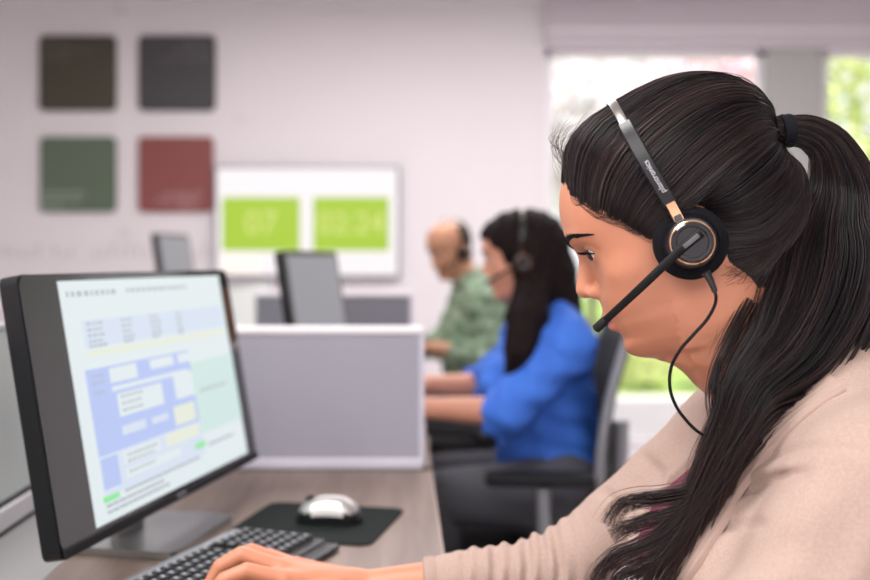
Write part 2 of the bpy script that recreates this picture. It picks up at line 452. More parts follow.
# ------------------------------------------------------------------ on the back wall
def wallpt(px, py): p = P(px, py, D); return p[0], p[2]
def letters(mb, x0, z0, h, words_, mi=0, y=0.0, gap=.35):
    "small blurred words: upright strokes of uneven height in word groups"
    x = x0
    for w in words_:
        for k in range(w):
            hh = h*(.62 if rng.random() < .6 else 1)
            mb.box((x+h*.18, y, z0+hh/2), (h*.12, .002, hh), mi=mi); mb.box((x+h*.34, y, z0+hh*rng.choice([.12, .5, .88])), (h*.28, .002, h*.12), mi=mi)
            x += h*.62
        x += h*gap
    return x
def poster(px0, py0, px1, py1, label, col, tcol, lines):
    x0, z1 = wallpt(px0, py0); x1, z0 = wallpt(px1, py1); w, h = x1-x0, z1-z0
    t = thing('wall_panel', label, 'wall panel', ((x0+x1)/2, D, (z0+z1)/2), 0, 'square panels on the back wall')
    R = Matrix.Rotation(math.pi/2, 4, 'X')
    MB().prism(rounded(w, h, .035), .001, .022, M=R, bev=.003).build('board', mat('panel_face', col, .45), t)
    mb = MB()
    for (lx, lz, ln) in lines: letters(mb, -w/2+lx*w, -h/2+lz*h, .026, ln, y=-.023)
    mb.build('lettering', mat('panel_text', tcol, .6), t)
poster(40, 36, 117, 111, 'dark olive square wall panel, upper left of the four', srgb(66, 61, 46), srgb(128, 124, 112), [(.07, .88, (5, 3)), (.07, .78, (4, 6, 3, 5)), (.07, .67, (5, 4))])
poster(139, 36, 216, 111, 'charcoal grey square wall panel, upper right of the four', srgb(62, 60, 62), srgb(134, 132, 136), [(.60, .88, (4, 3)), (.45, .78, (3, 5, 4)), (.28, .66, (5, 3, 5, 4))])
poster(41, 137, 117, 212, 'grey green square wall panel, lower left of the four', srgb(88, 104, 84), srgb(205, 215, 205), [(.05, .22, (4, 6, 5)), (.05, .13, (5, 4, 4)), (.05, .04, (4, 3))])
poster(139, 137, 214, 212, 'brick red square wall panel, lower right of the four', srgb(132, 68, 66), srgb(225, 200, 200), [(.34, .22, (4, 5, 4)), (.25, .13, (6, 4, 5)), (.55, .04, (4, 3))])
wl = thing('wall_lettering', 'faint grey line of lettering low on the wall behind the large screen', 'lettering', (0, D-.002, 0))
x, z0 = wallpt(2, 258); fg = mat('faint_grey_paint', (.56, .54, .56), .9)
for grp in ((5, 3), (7,), (6, 4), (5,)):
    for n_ in grp:
        mb = MB(); x = letters(mb, x, z0, .085, (n_,), y=0)+.01; mb.build('word', fg, wl)
    x += .05
for px, py, n, lab in ((112, 13, 3, 'tiny faint grey word on the wall above the upper wall panels'), (117, 238, 3, 'tiny faint grey word on the wall below the lower wall panels'), (235, 123, 2, 'tiny faint grey mark on the wall right of the wall panels')):
    mb = MB(); x0, z0 = wallpt(px, py); letters(mb, x0, z0, .05, (n,), y=0)
    tag(mb.build('wall_lettering', mat('faint_grey_paint', (.60, .57, .58), .9)), lab, 'lettering').location = (0, D-.002, 0)

def text_mesh(body, size, depth=.0005):
    c = bpy.data.curves.new('t', 'FONT'); c.body = body; c.size = size; c.extrude = depth; c.align_x = 'CENTER'; c.align_y = 'CENTER'
    o = bpy.data.objects.new('t', c); COL.objects.link(o)
    dg = bpy.context.evaluated_depsgraph_get(); me = bpy.data.meshes.new_from_object(o.evaluated_get(dg))
    bpy.data.objects.remove(o); bpy.data.curves.remove(c); me.materials.clear()
    return me

# the large wall screen
x0, z1 = wallpt(216, 167); x1, z0 = wallpt(400, 278); w, h = x1-x0, z1-z0
tv = thing('wall_screen', 'large wall mounted screen showing two green panels with white numbers', 'television', ((x0+x1)/2, D, (z0+z1)/2))
MB().box((0, -.035, 0), (w, .045, h), .012).box((0, -.008, 0), (.4, .016, .3)).build('casing', mat('screen_casing', (.18, .18, .21), .4), tv)
def emis(name, col, s=1.0): return mat(name, (.02, .02, .02), .4, emit=(col, s))
MB().box((0, -.0585, .002), (w-.028, .003, h-.03)).build('display', emis('display_white', (1.0, .93, .95), .86), tv)
gm = emis('display_green', srgb(182, 220, 40), .74); dm = emis('display_digits', srgb(226, 236, 130), .8)
for (a, b, txt) in ((222, 300, '07'), (313, 389, '02:24')):
    xa, _, za = P(a, 197, D-.062); xb, _, zb = P(b, 251, D-.062)
    f = MB().box(((xa+xb)/2-(x0+x1)/2, -.061, (za+zb)/2-(z0+z1)/2), (xb-xa, .002, za-zb)).build('counter_panel', gm, tv)
    me = text_mesh(txt, .20 if len(txt) < 3 else .185); me.transform(Matrix.Translation(((xa+xb)/2-(x0+x1)/2, -.0635, (za+zb)/2-(z0+z1)/2)) @ Matrix.Rotation(math.pi/2, 4, 'X'))
    link('counter_digits', me, dm, f)
xa, za = wallpt(224, 255); xb, zb = wallpt(262, 273)
MB().box(((xa+xb)/2-(x0+x1)/2, -.061, (za+zb)/2-(z0+z1)/2), (xb-xa, .002, za-zb)).build('caption_strip', emis('display_cream', (1, .86, .78), 1.0), tv)

# ------------------------------------------------------------------ desks and dividers
DZ = .74; XE = .063; XL = -.605
def desk(y0, y1, x0, x1, label):
    t = thing('desk', label, 'desk', ((x0+x1)/2, (y0+y1)/2, 0), 0, 'desks in rows')
    w, l = x1-x0, y1-y0
    MB().box((0, 0, DZ-.0125), (w-.004, l-.004, .025), .002).build('worktop', M['desk'], t)
    MB().box((w/2-.001, 0, DZ-.0128), (.004, l-.006, .0245), .0015).build('edge_band', M['deskedge'], t)
    MB().box((-w/2+.07, 0, DZ+.0004), (.135, l-.006, .0012)).build('cable_cover', M['cover'], t)
    for sy in (-1, 1):
        MB().box((0, sy*(l/2-.06), (DZ-.025)/2), (w-.12, .03, DZ-.025), .003).build('leg_panel', M['greym'], t)
    return t
desk(.70, 2.16, XL, XE, 'wood laminate desk in the foreground under the keyboard and mouse')
desk(2.20, 3.68, XL, XE, 'wood laminate desk behind the grey divider, where the woman in blue works')
desk(3.72, 5.2, XL, XE, 'wood laminate desk furthest back, where the man in green works')
desk(3.0, 4.9, -1.30, XL-.03, 'desk across the frosted glass, under the small distant monitor')

def divider(y, label, fab, x0, x1, ztop):
    t = thing('desk_divider', label, 'divider', ((x0+x1)/2, y, DZ), 0, 'fabric dividers between the desks')
    w, h = x1-x0, ztop-DZ
    MB().box((0, 0, h/2+.004), (w-.012, .024, h-.02), .004).build('fabric_panel', fab, t)
    MB().box((0, 0, h-.0085), (w, .034, .017), .006, 3).build('top_cap', M['capw'], t)
    MB().box((0, 0, .011), (w-.004, .034, .022), .004).build('bottom_rail', M['capl'], t)
    MB().box((w/2-.005, 0, h/2), (.010, .03, h-.03), .003).build('end_trim', M['capl'], t)
    return t
divider(2.18, 'grey fabric desk divider with white top cap, nearest, behind the mouse', M['fabric'], -.52, .049, 1.027)
divider(3.70, 'dark grey fabric desk divider with white cap, further back behind a monitor', M['fabricd'], -.50, .042, 1.052)
def side_screen(y0, y1, label):
    t = thing('side_screen', label, 'divider', (XL-.015, (y0+y1)/2, DZ-.03), 0, 'frosted side screens along the desks'); l = y1-y0
    MB().box((0, 0, .19), (.012, l-.02, .30), .003).build('glass_panel', M['frost'], t)
    MB().box((0, 0, .052), (.030, l-.01, .034), .003).build('bottom_rail', M['capw'], t)
    MB().box((0, 0, .025), (.016, l-.02, .02)).box((0, 0, .073), (.016, l-.02, .008)).build('rail_gap', M['blackm'], t)  # black strips stand in for the dark gaps above and below the rail
    MB().box((0, 0, -.005), (.022, l-.01, .04), .002).build('clamp_strip', M['alu'], t)
    MB().box((0, 0, .347), (.016, l-.02, .012), .003).build('top_rail', M['alu'], t)
side_screen(.75, 2.19, 'frosted greenish side screen in the foreground, left of the big monitor')
side_screen(2.21, 3.69, 'frosted greenish side screen beside the second desk, mostly behind the big monitor')
side_screen(3.71, 5.1, 'frosted greenish side screen beside the furthest desk, just right of the big monitor')

# ------------------------------------------------------------------ monitors
def monitor(label, cornerL, dirv, Wm, Hm, tilt, content, base_z=DZ, group='monitors on the desks'):
    "cornerL: lower left corner of the front as its user sees it turned; dirv: along the lower edge"
    e = Vector((dirv[0], dirv[1], 0)).normalized(); n = Vector((e.y, -e.x, 0))
    up = (Vector((0, 0, 1))*math.cos(tilt)-n*math.sin(tilt)).normalized(); nn = e.cross(up)
    c = Vector(cornerL)+e*Wm/2
    t = thing('monitor', label, 'monitor', (0, 0, 0), 0, group)
    t.location = (c.x, c.y, base_z)
    Mx = Matrix((( e.x, up.x, nn.x, 0), (e.y, up.y, nn.y, 0), (e.z, up.z, nn.z, c.z-base_z), (0, 0, 0, 1)))
    MB().prism([(x, y+Hm/2) for x, y in rounded(Wm, Hm, .012)], -.026, -.002, bev=.003).box((0, Hm*.5, -.04), (Wm*.6, Hm*.55, .03), .012).build('casing', M['black'], t, M=Mx)
    MB().prism([(x, y+Hm/2+.004) for x, y in rounded(Wm-.004, Hm-.012, .010)], -.0025, .0, bev=.001).build('bezel', M['bezel'], t, M=Mx)
    MB().box((0, .008, .001), (Wm-.006, .012, .004), .0015).build('chin_strip', M['blackm'], t, M=Mx)
    content(t, Mx, Wm, Hm)
    yaw = math.atan2(e.y, e.x)
    Rz = Matrix.Rotation(yaw, 4, 'Z')                          # x along the screen, y behind the screen
    MB().prism(rounded(.235, .175, .012), .0012, .012, M=Rz @ Matrix.Translation((.02, .055, 0)), bev=.003).build('stand_foot', M['stand'], t)
    MB().box((0, .085, .10), (.09, .014, .19), .005, M=Rz).box((0, .065, .19), (.09, .05, .06), .008, M=Rz).build('stand_neck', M['stand'], t)
    return t

UI = [emis('ui_white', (.80, .88, .90), .80), emis('ui_lavender', (.50, .60, .95), .80), emis('ui_pale_blue', (.72, .80, .93), .80),
      emis('ui_green', (.30, .85, .36), .80), emis('ui_text', (.60, .66, .72), .64), emis('ui_mint', (.66, .84, .80), .80), emis('ui_cream', (.84, .88, .74), .80)]
def ui(t, Mx, Wm, Hm):
    L, Rr, B, T = -Wm/2+.088, Wm/2-.046, .019, Hm-.010
    w, h = Rr-L, T-B
    MB().prism([(L, B), (Rr, B), (Rr, T), (L, T)], 0, .0006).build('display', UI[0], t, M=Mx)
    mb = MB(); z = [.0009]
    def r(u0, v0, u1, v1, mi):          # fractions from the top left corner
        z[0] += .00002
        mb.prism([(L+u0*w, T-v1*h), (L+u1*w, T-v1*h), (L+u1*w, T-v0*h), (L+u0*w, T-v0*h)], .0005, z[0], mi=mi)
    g = np.random.default_rng(3)
    def txt(u0, v, n, s=.012, hh=.012):
        u = u0
        for k in range(n):
            ww = s*(.5+g.random()); r(u, v, u+ww, v+hh, 4); u += ww+s*.7
    txt(.03, .045, 9, .018, .022); txt(.34, .045, 12, .02, .018)
    r(.08, .17, .98, .285, 2)
    for v in (.18, .205, .23, .255, .275): txt(.10, v, 4); txt(.28, v, 3); txt(.45, v, 3); txt(.62, v, 2)
    r(.08, .30, .98, .325, 6)
    r(.06, .375, .66, .735, 1)
    for (u0, v0, u1, v1) in ((.17, .385, .32, .45), (.40, .385, .55, .43), (.58, .385, .66, .43), (.17, .465, .64, .485), (.19, .50, .45, .60), (.53, .48, .66, .60)): r(u0, v0, u1, v1, 0)
    for v in (.40, .43, .47): txt(.08, v, 3)
    for v in (.51, .54, .57): txt(.21, v, 6)
    r(.19, .64, .32, .68, 2); r(.36, .645, .46, .675, 2); r(.50, .63, .64, .72, 6)
    r(.66, .44, .99, .80, 5); txt(.70, .58, 7, .018, .02)
    r(.06, .735, .66, .90, 2)
    for (u0, v0, u1, v1, c) in ((.17, .745, .38, .80, 0), (.42, .74, .64, .80, 6), (.17, .82, .5, .86, 0), (.06, .745, .14, .87, 1)): r(u0, v0, u1, v1, c)
    for v in (.76, .785, .83): txt(.19, v, 8)
    r(.05, .895, .12, .92, 3); r(.60, .835, .67, .865, 3)
    for v in (.93, .955): txt(.06, v, 10, .02)
    txt(.16, .90, 14, .02); txt(.70, .86, 6, .02)
    mb.build('screen_page', UI, t, M=Mx)
    mb = MB()                                        # the small maker's mark on the chin, too soft to read
    for k in range(4): mb.box((-.012+k*.008, .0085, .0034), (.0055, .006, .0006), .001)
    mb.build('maker_mark', M['greym'], t, M=Mx)
a, b = Vector((-.398, 1.275, .803)), Vector((-.255, 1.94, .803))
monitor('big widescreen monitor in the foreground showing a form page', a, b-a, (b-a).length, .345, math.radians(10), ui)

def dimui(t, Mx, Wm, Hm):
    mb = MB().prism([(-Wm/2+.02, .03), (Wm/2-.02, .03), (Wm/2-.02, Hm-.015), (-Wm/2+.02, Hm-.015)], 0, .0006)
    mb.prism([(-Wm*.1, Hm*.3), (Wm*.15, Hm*.3), (Wm*.15, Hm*.4), (-Wm*.1, Hm*.4)], .0005, .0009, mi=1)
    mb.build('display', [emis('display_dim', (.30, .29, .33), .75), emis('display_dim_blue', (.36, .36, .52), .75)], t, M=Mx)
a, b = Vector((-.250, 2.78, .84)), Vector((-.135, 3.18, .84))
monitor('dark monitor above the grey divider, on the desk of the woman in blue', a, b-a, (b-a).length, .35, math.radians(9), dimui)
a, b = Vector((-.880, 4.15, .90)), Vector((-.825, 4.5, .90))
monitor('small distant dark monitor left of the wall screen, under the red wall panel', a, b-a, (b-a).length, .37, math.radians(9), dimui)

# ------------------------------------------------------------------ keyboard, mouse, pad
th = math.radians(-111)                          # direction of the long side, away from its far corner
ex = np.array([math.cos(th), math.sin(th)]); ey = np.array([-math.sin(th), math.cos(th)])
if ey[0] < 0: ey = -ey
cnr = np.array([-.250, 1.622])
KL, KW = .44, .155
kc = cnr+ex*KL/2+ey*KW/2
kb = thing('keyboard', 'black computer keyboard under the hand of the woman in beige', 'keyboard', (kc[0], kc[1], DZ), math.atan2(ex[1], ex[0]))
sgn = 1 if (np.array([-ex[1], ex[0]])@ey) > 0 else -1      # local +y towards the user when 1
MB().box((0, 0, .009), (KL, KW, .014), .005, 3).box((0, sgn*(KW/2+.006), .006), (KL, .03, .010), .004).build('body', M['black'], kb)
MB().box((0, -sgn*(KW/2-.012), .0175), (KL-.02, .014, .004), .002).build('media_strip', M['greym'], kb)
mbp = MB()
for r_ in range(6):
    y = -sgn*(KW/2-.033-r_*.0195)
    xk = -KL/2+.012
    while xk < KL/2-.022:
        wk = .0165 if not (r_ == 5 and .15 < (xk+KL/2) < .22) else .07
        if abs((xk+KL/2)-.105) > .006 and abs((xk+KL/2)-.175) > .006:
            t = bmesh.new()
            MB_k = [(-wk/2, -.0083), (wk/2, -.0083), (wk/2, .0083), (-wk/2, .0083)]
            lo = [t.verts.new((xk+wk/2+px, y+py, .015)) for px, py in MB_k]; hi = [t.verts.new((xk+wk/2+px*.78, y+py*.78, .0235)) for px, py in MB_k]
            t.faces.new(hi)
            for i in range(4): t.faces.new((lo[i], lo[(i+1) % 4], hi[(i+1) % 4], hi[i]))
            mbp._join(t, 0)
            mbp.box((xk+wk/2-.001, y-.001, .0237), (.004, .005, .0004), mi=1)
        xk += wk+.0025
mbp.build('keycaps', [M['key'], M['keyl']], kb)

pad = MB().prism(rounded(.235, .238, .02), 0, .003, bev=.0008).build('mouse_pad', M['pad'])
pad.location = (-.132, 1.722, DZ+.0002); pad.rotation_euler = (0, 0, math.radians(-13))
tag(pad, 'black cloth mouse pad with rounded corners under the silver mouse', 'mouse pad')
ms = thing('computer_mouse', 'silver topped computer mouse on the black pad', 'mouse', (-.113, 1.722, DZ+.0034), math.radians(172))
def mouse_shell(scale, zlo, zhi):
    n, m = 40, 16; v = []; f = []
    for i in range(n+1):
        s = i/n; x = -.054+.108*s
        wd = .029*(max(0, 1-abs(2*s-1)**3.2))**.5*(1-.10*math.sin(math.pi*s)**2*(1 if .3 < s < .7 else .6))
        ht = .038*(max(0, 1-abs((s-.44)/(.44 if s < .44 else .56))**2.4))**.62+.002
        for k in range(m+1):
            a = math.pi*k/m
            v.append((x, wd*scale*math.cos(a), max(zlo, min(zhi, 99))*0+zlo+(ht*scale)*math.sin(a)**.75))
    for i in range(n):
        for k in range(m):
            a = i*(m+1)+k; f.append((a, a+1, a+m+2, a+m+1))
    return v, f
v, f = mouse_shell(1, .002, 1)
v = np.array(v); f = np.array(f)
top = np.array([v[q].mean(0)[2] > .013+.006*abs(v[q].mean(0)[0]/.05) for q in f])
mesh_np('side_shell', v, f[~top], M['black'], ms); mesh_np('top_shell', v, f[top], M['silver'], ms)
MB().prism([(x, y) for x, y in rounded(.098, .05, .02)], .0, .004).build('underside', M['black'], ms)
MB().cyl((.030, -.003, .0325), (.030, .003, .0325), .008).build('scroll_wheel', M['blackm'], ms)
# ------------------------------------------------------------------ office chairs
def office_chair(label, x, y, rz, seat_z=.47, arm_z=.66, back_top=1.0):
    "faces -x before turning"
    t = thing('office_chair', label, 'chair', (x, y, 0), rz, 'office chairs')
    MB().prism([(px, py) for px, py in rounded(.48, .50, .09)], seat_z-.07, seat_z, bev=.02).build('seat', M['blackm'], t, True)
    n = 9; v = []; f = []
    zs_ = np.linspace(seat_z+.08, back_top, n)
    for i, z in enumerate(zs_):
        s = i/(n-1); xx = .225+.075*s-.03*math.sin(math.pi*s)
        for k in range(n):
            a = -1+2*k/(n-1); hw = .215*(1-.12*s**3)
            v.append((xx-.035*(a*a)+.0, a*hw, z))
    for i in range(n-1):
        for k in range(n-1):
            q = i*n+k; f.append((q, q+1, q+n+1, q+n))
    v = np.array(v); off = np.array([.018, 0, 0]); N = len(v); f = np.array(f)
    rim = [(i, i+1) for i in range(n-1)]+[(i*n+n-1, i*n+2*n-1) for i in range(n-1)]+[(n*n-1-i, n*n-2-i) for i in range(n-1)]+[((n-1-i)*n, (n-2-i)*n) for i in range(n-1)]
    ff = np.concatenate([f[:, ::-1], f+N, np.array([(a, b, b+N, a+N) for a, b in rim])])
    mesh_np('backrest', np.concatenate([v, v+off]), ff, M['mesh'], t)
    pts = [v[i] for i in range(n-1)]+[v[i*n+n-1] for i in range(n-1)]+[v[n*n-1-i] for i in range(n-1)]+[v[(n-1-i)*n] for i in range(n-1)]
    MB().tube([p+off*.5 for p in pts]+[pts[0]+off*.5], .012, 8).build('back_frame', M['greym'], t, True)
    MB().tube([(.05, 0, seat_z-.09), (.24, 0, seat_z-.07), (.27, 0, seat_z+.1), (.275, 0, seat_z+.3)], .025, 10).build('back_support', M['greym'], t, True)
    for s in (-1, 1):
        a = MB().tube([(.02, s*.22, seat_z-.075), (.06, s*.285, seat_z-.06), (.06, s*.29, arm_z-.03)], .016, 10, flat=1.6).build('arm_post', M['greym'], t, True)
        MB().box((.05, s*.29, arm_z-.012), (.25, .075, .03), .012, 3).build('arm_pad', M['blackm'], a, True)
    MB().cyl((0, 0, .09), (0, 0, seat_z-.07), .026).cyl((0, 0, .07), (0, 0, .22), .034).box((0, 0, seat_z-.085), (.2, .16, .03), .01).build('gas_column', M['black'], t, True)
    for k in range(5):
        a = 2*math.pi*k/5+.3; c, s = math.cos(a), math.sin(a)
        l = MB().tube([(.03*c, .03*s, .11), (.17*c, .17*s, .10), (.30*c, .30*s, .075)], [.026, .022, .016], 8).build('base_leg', M['black'], t, True)
        MB().cyl((.30*c-.02*s, .30*s+.02*c, .03), (.30*c+.02*s, .30*s-.02*c, .03), .03, bev=.006).cyl((.30*c, .30*s, .03), (.30*c, .30*s, .075), .007).build('caster', M['black'], l, True)
    return t

# ------------------------------------------------------------------ headset, built in a head's own axes
def headset(frame, label, group, ear=(2, 2), gap=.083, top=.160, lean=.16, band_half=.088, text=False, push=None, boom_tip=(.100, .034, -.046), cable=None, tan=False):
    t = bpy.data.objects.new('headset', None); COL.objects.link(t); t.empty_display_size = .03
    t.matrix_world = frame.matrix(); tag(t, label, 'headset', group)
    ef, eu = ear[0]/1000, ear[1]/1000
    Mz = lambda f, l, u: Matrix.Translation((f, l, u)) @ Matrix.Rotation(-math.pi/2, 4, 'X')     # local z -> +l
    # cushion: foam ring
    prof = [(.014, .000), (.029, .000), (.0330, .003), (.0345, .008), (.0338, .013), (.0300, .0165), (.025, .0175), (.022, .016), (.016, .012)]
    K7 = .006
    cu = MB().lathe(prof, Mz(ef, gap-.014, eu), 48).build('ear_cushion', mat('ear_foam', (.005, .005, .007), .95, spec=.2, bump=((900, 900, 900), .5, .001)), t, True)
    cup = MB().lathe([(.026, .010), (.0265, .016), (.0245, .020), (.0220, .026+K7), (.019, .0275+K7), (.010, .028+K7)], Mz(ef, gap-.014, eu), 48).build('ear_cup', M['hs_black'], t, True)
    MB().lathe([(.0186, .0262+K7), (.0200, .0262+K7), (.0202, .0285+K7), (.0192, .0292+K7), (.0184, .0288+K7)], Mz(ef, gap-.014, eu), 48).build('cup_ring', M['copper'], cup, True)
    MB().lathe([(.0180, .0262+K7), (.0184, .0300+K7), (.0172, .0310+K7), (.0145, .0306+K7), (.0138, .0290+K7)], Mz(ef, gap-.014, eu), 48).build('swivel_ring', M['hs_gloss'], cup, True)
    # headband over the top
    c0 = np.array([ef, eu]); bd = np.array([math.sin(lean), math.cos(lean)])
    def band(a):       # a: 0 at the near ear .. 1 at the far side
        ph = math.pi*a; h = abs(math.sin(ph))**.80*top; w = (1 if a < .5 else -1)*abs(math.cos(ph))**.72*band_half
        q = c0+bd*h; r = np.array([q[0], w, q[1]]); return push(r) if push else r
    arc = [band(a) for a in np.linspace(.06, .93, 40)]
    flatup = (0, 0, 0)
    def strip(name, pts, w, th_, m, par, bev=True):
        "a flat strap: wide across the band's own plane"
        pts = np.array(pts); nrm = np.array([bd[1], 0, -bd[0]])
        v = []; f = []
        T = np.gradient(pts, axis=0); T /= np.linalg.norm(T, axis=1, keepdims=True)
        O = np.cross(T, nrm)
        prof = [(-1, -.55), (-.8, -1), (.8, -1), (1, -.55), (1, .55), (.8, 1), (-.8, 1), (-1, .55)]
        for i, p in enumerate(pts):
            for a, b in prof: v.append(p+nrm*a*w/2+O[i]*b*th_/2)
        K = len(prof)
        for i in range(len(pts)-1):
            for k in range(K): f.append((i*K+k, i*K+(k+1) % K, (i+1)*K+(k+1) % K, (i+1)*K+k))
        mb = MB().raw(v, f); mb.bm.verts.ensure_lookup_table()
        mb.bm.faces.new(mb.bm.verts[:K]); mb.bm.faces.new(mb.bm.verts[-K:])
        return mb.build(name, m, par, True)
    hb = strip('headband', arc, .0085, .0022, M['steel'], t)
    sl = [np.array(band(a))+np.array([0, .0016, 0]) for a in np.linspace(.055, .25, 20)]
    s_ob = strip('slider_arm', sl, .0135, .0062, M['hs_black'], t)
    strip('arm_joint', [np.array(band(a))+np.array([0, .0018, 0]) for a in np.linspace(.028, .060, 5)], .0105, .0062, M['copper'], t)
    strip('joint_clip', [np.array(band(.035))+np.array([0, .003, 0]), np.array([ef+.004, gap+.013, eu+.017])], .007, .005, M['hs_black'], t)
    strip('temple_pad', [np.array(band(a)) for a in np.linspace(.90, .96, 6)], .03, .008, M['hs_black'], t)
    if text:
        me = text_mesh('plantronics', .0074, .0002)
        aa = np.linspace(.03, .25, 60); pp = np.array([band(x) for x in aa]); sl_ = np.concatenate([[0], np.cumsum(np.linalg.norm(np.diff(pp, axis=0), axis=1))])
        s0 = np.interp(.112, aa, sl_); nr = np.array([bd[1], 0, -bd[0]]); tg_ = np.gradient(pp, axis=0); tg_ /= np.linalg.norm(tg_, axis=1, keepdims=True)
        ou_ = np.cross(nr, tg_); ou_ *= np.sign(ou_[:, 1:2])
        co = np.array([v.co[:] for v in me.vertices]); sx = s0+co[:, 0]
        I_ = lambda arr: np.stack([np.interp(sx, sl_, arr[:, k]) for k in range(3)], 1)
        new = I_(pp)+nr*co[:, 1:2]+I_(ou_)*(.0050+co[:, 2:3])
        me.vertices.foreach_set('co', new.astype(np.float32).ravel()); me.update(); link('arm_lettering', me, M['hs_print'], s_ob)
    # microphone boom
    A = np.array([ef-.010, gap+.0175+K7, eu+.006]); B0 = np.array([ef+.012, gap+.0175+K7, eu-.003]); tip = np.array(boom_tip)
    midp = (B0+tip)/2+np.array([0, .010, 0])
    bp = spline([A, B0, midp, tip], 24)
    bo = MB().tube(bp, np.interp(np.linspace(0, 1, 24), [0, .2, .85, 1], [.0046, .0044, .0036, .0040]), 10, flat=.55, up=(0, 1, 0)).build('microphone_boom', M['hs_matte'], t, True)
    dr = (tip-midp)/np.linalg.norm(tip-midp)
    MB().tube([tip-dr*.013, tip-dr*.011, tip+dr*.001, tip+dr*.002], [.0036, .0046, .0046, .0034], 12).build('microphone', M['blackm'], bo, True)
    MB().box((0, 0, 0), (.017, .0012, .0042), .0005).build('boom_inlay', M['hs_print2'], bo, M=Matrix.Translation(((A+B0)/2+np.array([0, .0029, 0])).tolist()) @ Matrix.Rotation(math.atan2(-(B0-A)[2], (B0-A)[0]), 4, 'Y'))
    if cable is not None:
        q = frame.loc(np.array(cable)); q = spline(q, 60)
        cb = MB().tube(q, .00155, 8).build('cable', M['hs_matte'], t, True)
        MB().tube(q[:9], np.linspace(.0040, .0026, 9), 10).build('strain_relief', M['hs_gloss'], cb, True)
    return t
M.update({
 'hs_black': mat('headset_black', (.007, .007, .010), .3, spec=.5), 'hs_gloss': mat('headset_gloss', (.012, .012, .016), .12, metal=.3, coat=.5),
 'hs_matte': mat('headset_matte', (.005, .005, .006), .55, spec=.2), 'copper': mat('copper_trim', (.85, .50, .30), .25, metal=1),
 'steel': mat('brushed_steel', (.36, .34, .31), .32, metal=1), 'hs_print': mat('pale_print', (.62, .62, .66), .5), 'hs_print2': mat('grey_inlay', (.10, .10, .11), .3),
 'skin': mat('skin', (.56, .238, .142), .40, sss=.18, spec=.35, bump=((650, 650, 650), .10, .0006), attr=('lip', (.52, .15, .16))),
 'skin_m': mat('skin_tan', (.52, .26, .155), .45, spec=.4), 'skin_b': mat('skin_warm', (.64, .30, .20), .45, spec=.4),
 'eye': mat('eye_white', (.72, .68, .66), .08, spec=.6), 'iris': mat('iris_brown', (.05, .022, .012), .06, spec=.6),
 'hair': mat('dark_hair', (.0060, .0040, .0050), .31, spec=.32, attr=('tone', (.062, .036, .034))),
 'hairb': mat('dark_hair_base', (.005, .0035, .004), .55, spec=.2),
 'tie': mat('hair_tie', (.006, .007, .011), .8, spec=.2, bump=((10, 500, 500), .6, .001)),
 'knit': mat('beige_knit', (.40, .285, .240), .95, noise=((420, 420, 420), (.45, .33, .28), 3), bump=((1100, 1100, 500), .35, .0012)),
 'rib': mat('beige_rib_knit', (.41, .295, .25), .95, bump=((1500, 1500, 1500), .3, .001)),
 'maroon': mat('maroon_top', (.17, .022, .055), .75, bump=((900, 900, 900), .2, .001)),
 'button': mat('button_shell', (.45, .33, .24), .3),
})

# ------------------------------------------------------------------ the woman in the foreground
HF = Frame((.278, 1.083, 1.1757), 18, 11)
def hl(f, l, u): return HF.wld(np.array([f, l, u])/1000)
shL, shR = np.array([.405, .925, .968]), np.array([.385, 1.245, .962])
elL, elR = np.array([.235, .880, .735]), np.array([.205, 1.290, .790])
wrL, wrR = np.array([.03, 1.02, .772]), np.array([-.050, 1.300, .764])
NB = np.array([.376, 1.085, 1.030])
def torso_d(p, g=0.0):
    d = ell(p, (.435, 1.085, .80), (.115, .165, .235), Matrix.Rotation(math.radians(-12), 3, 'Y') and np.array([[.978, 0, -.208], [0, 1, 0], [.208, 0, .978]], np.float32))
    d = smin(d, rcone(p, shL+[.01, .02, -.01], shR+[.01, -.02, -.01], .058, .058), .05)
    d = smin(d, rcone(p, (.43, 1.085, 1.0), (.455, 1.085, .9), .085, .10), .05)
    d = smin(d, rcone(p, (.425, 1.06, 1.03), shL+[.03, .05, .005], .045, .045), .04)
    d = smin(d, rcone(p, (.415, 1.11, 1.03), shR+[.02, -.05, .005], .045, .045), .04)
    d = smin(d, np.minimum(ell(p, (.335, 1.015, .845), (.08, .082, .085)), ell(p, (.335, 1.155, .845), (.08, .082, .085))), .035)
    d = smin(d, rcone(p, (.46, 1.085, .72), (.52, 1.085, .50), .125, .165), .06)
    return d-g
def arm_d(p, sh, el, wr, r0, r1, r2):
    return np.minimum(rcone(p, sh, el, r0, r1), rcone(p, el, wr, r1*.96, r2))
def hand_d(p, w, mcps, pips, dips, tips, th):
    d = None
    for m in mcps:
        e = rcone(p, w+(m-w)*.12, m, .0165, .0118); d = e if d is None else smin(d, e, .012)
    for i in range(4):
        s = [1, 1.05, .98, .86][i]
        d = smin(d, chain(p, [mcps[i], pips[i], dips[i], tips[i]], [.0112*s, .0098*s, .0086*s, .0072*s]), .004)
    d = smin(d, chain(p, th, [.016, .0135, .0115, .0088]), .008)
    return d
_w = wrR
mcps = [np.array(x) for x in ((-.136, 1.262, .786), (-.142, 1.283, .793), (-.137, 1.304, .791), (-.126, 1.322, .785))]
pips = [np.array(x) for x in ((-.178, 1.254, .799), (-.188, 1.280, .8105), (-.180, 1.306, .808), (-.160, 1.328, .797))]
dips = [np.array(x) for x in ((-.204, 1.251, .790), (-.213, 1.278, .797), (-.203, 1.307, .795), (-.178, 1.331, .785))]
tips = [np.array(x) for x in ((-.218, 1.249, .7735), (-.227, 1.277, .7735), (-.217, 1.307, .7735), (-.190, 1.332, .7725))]
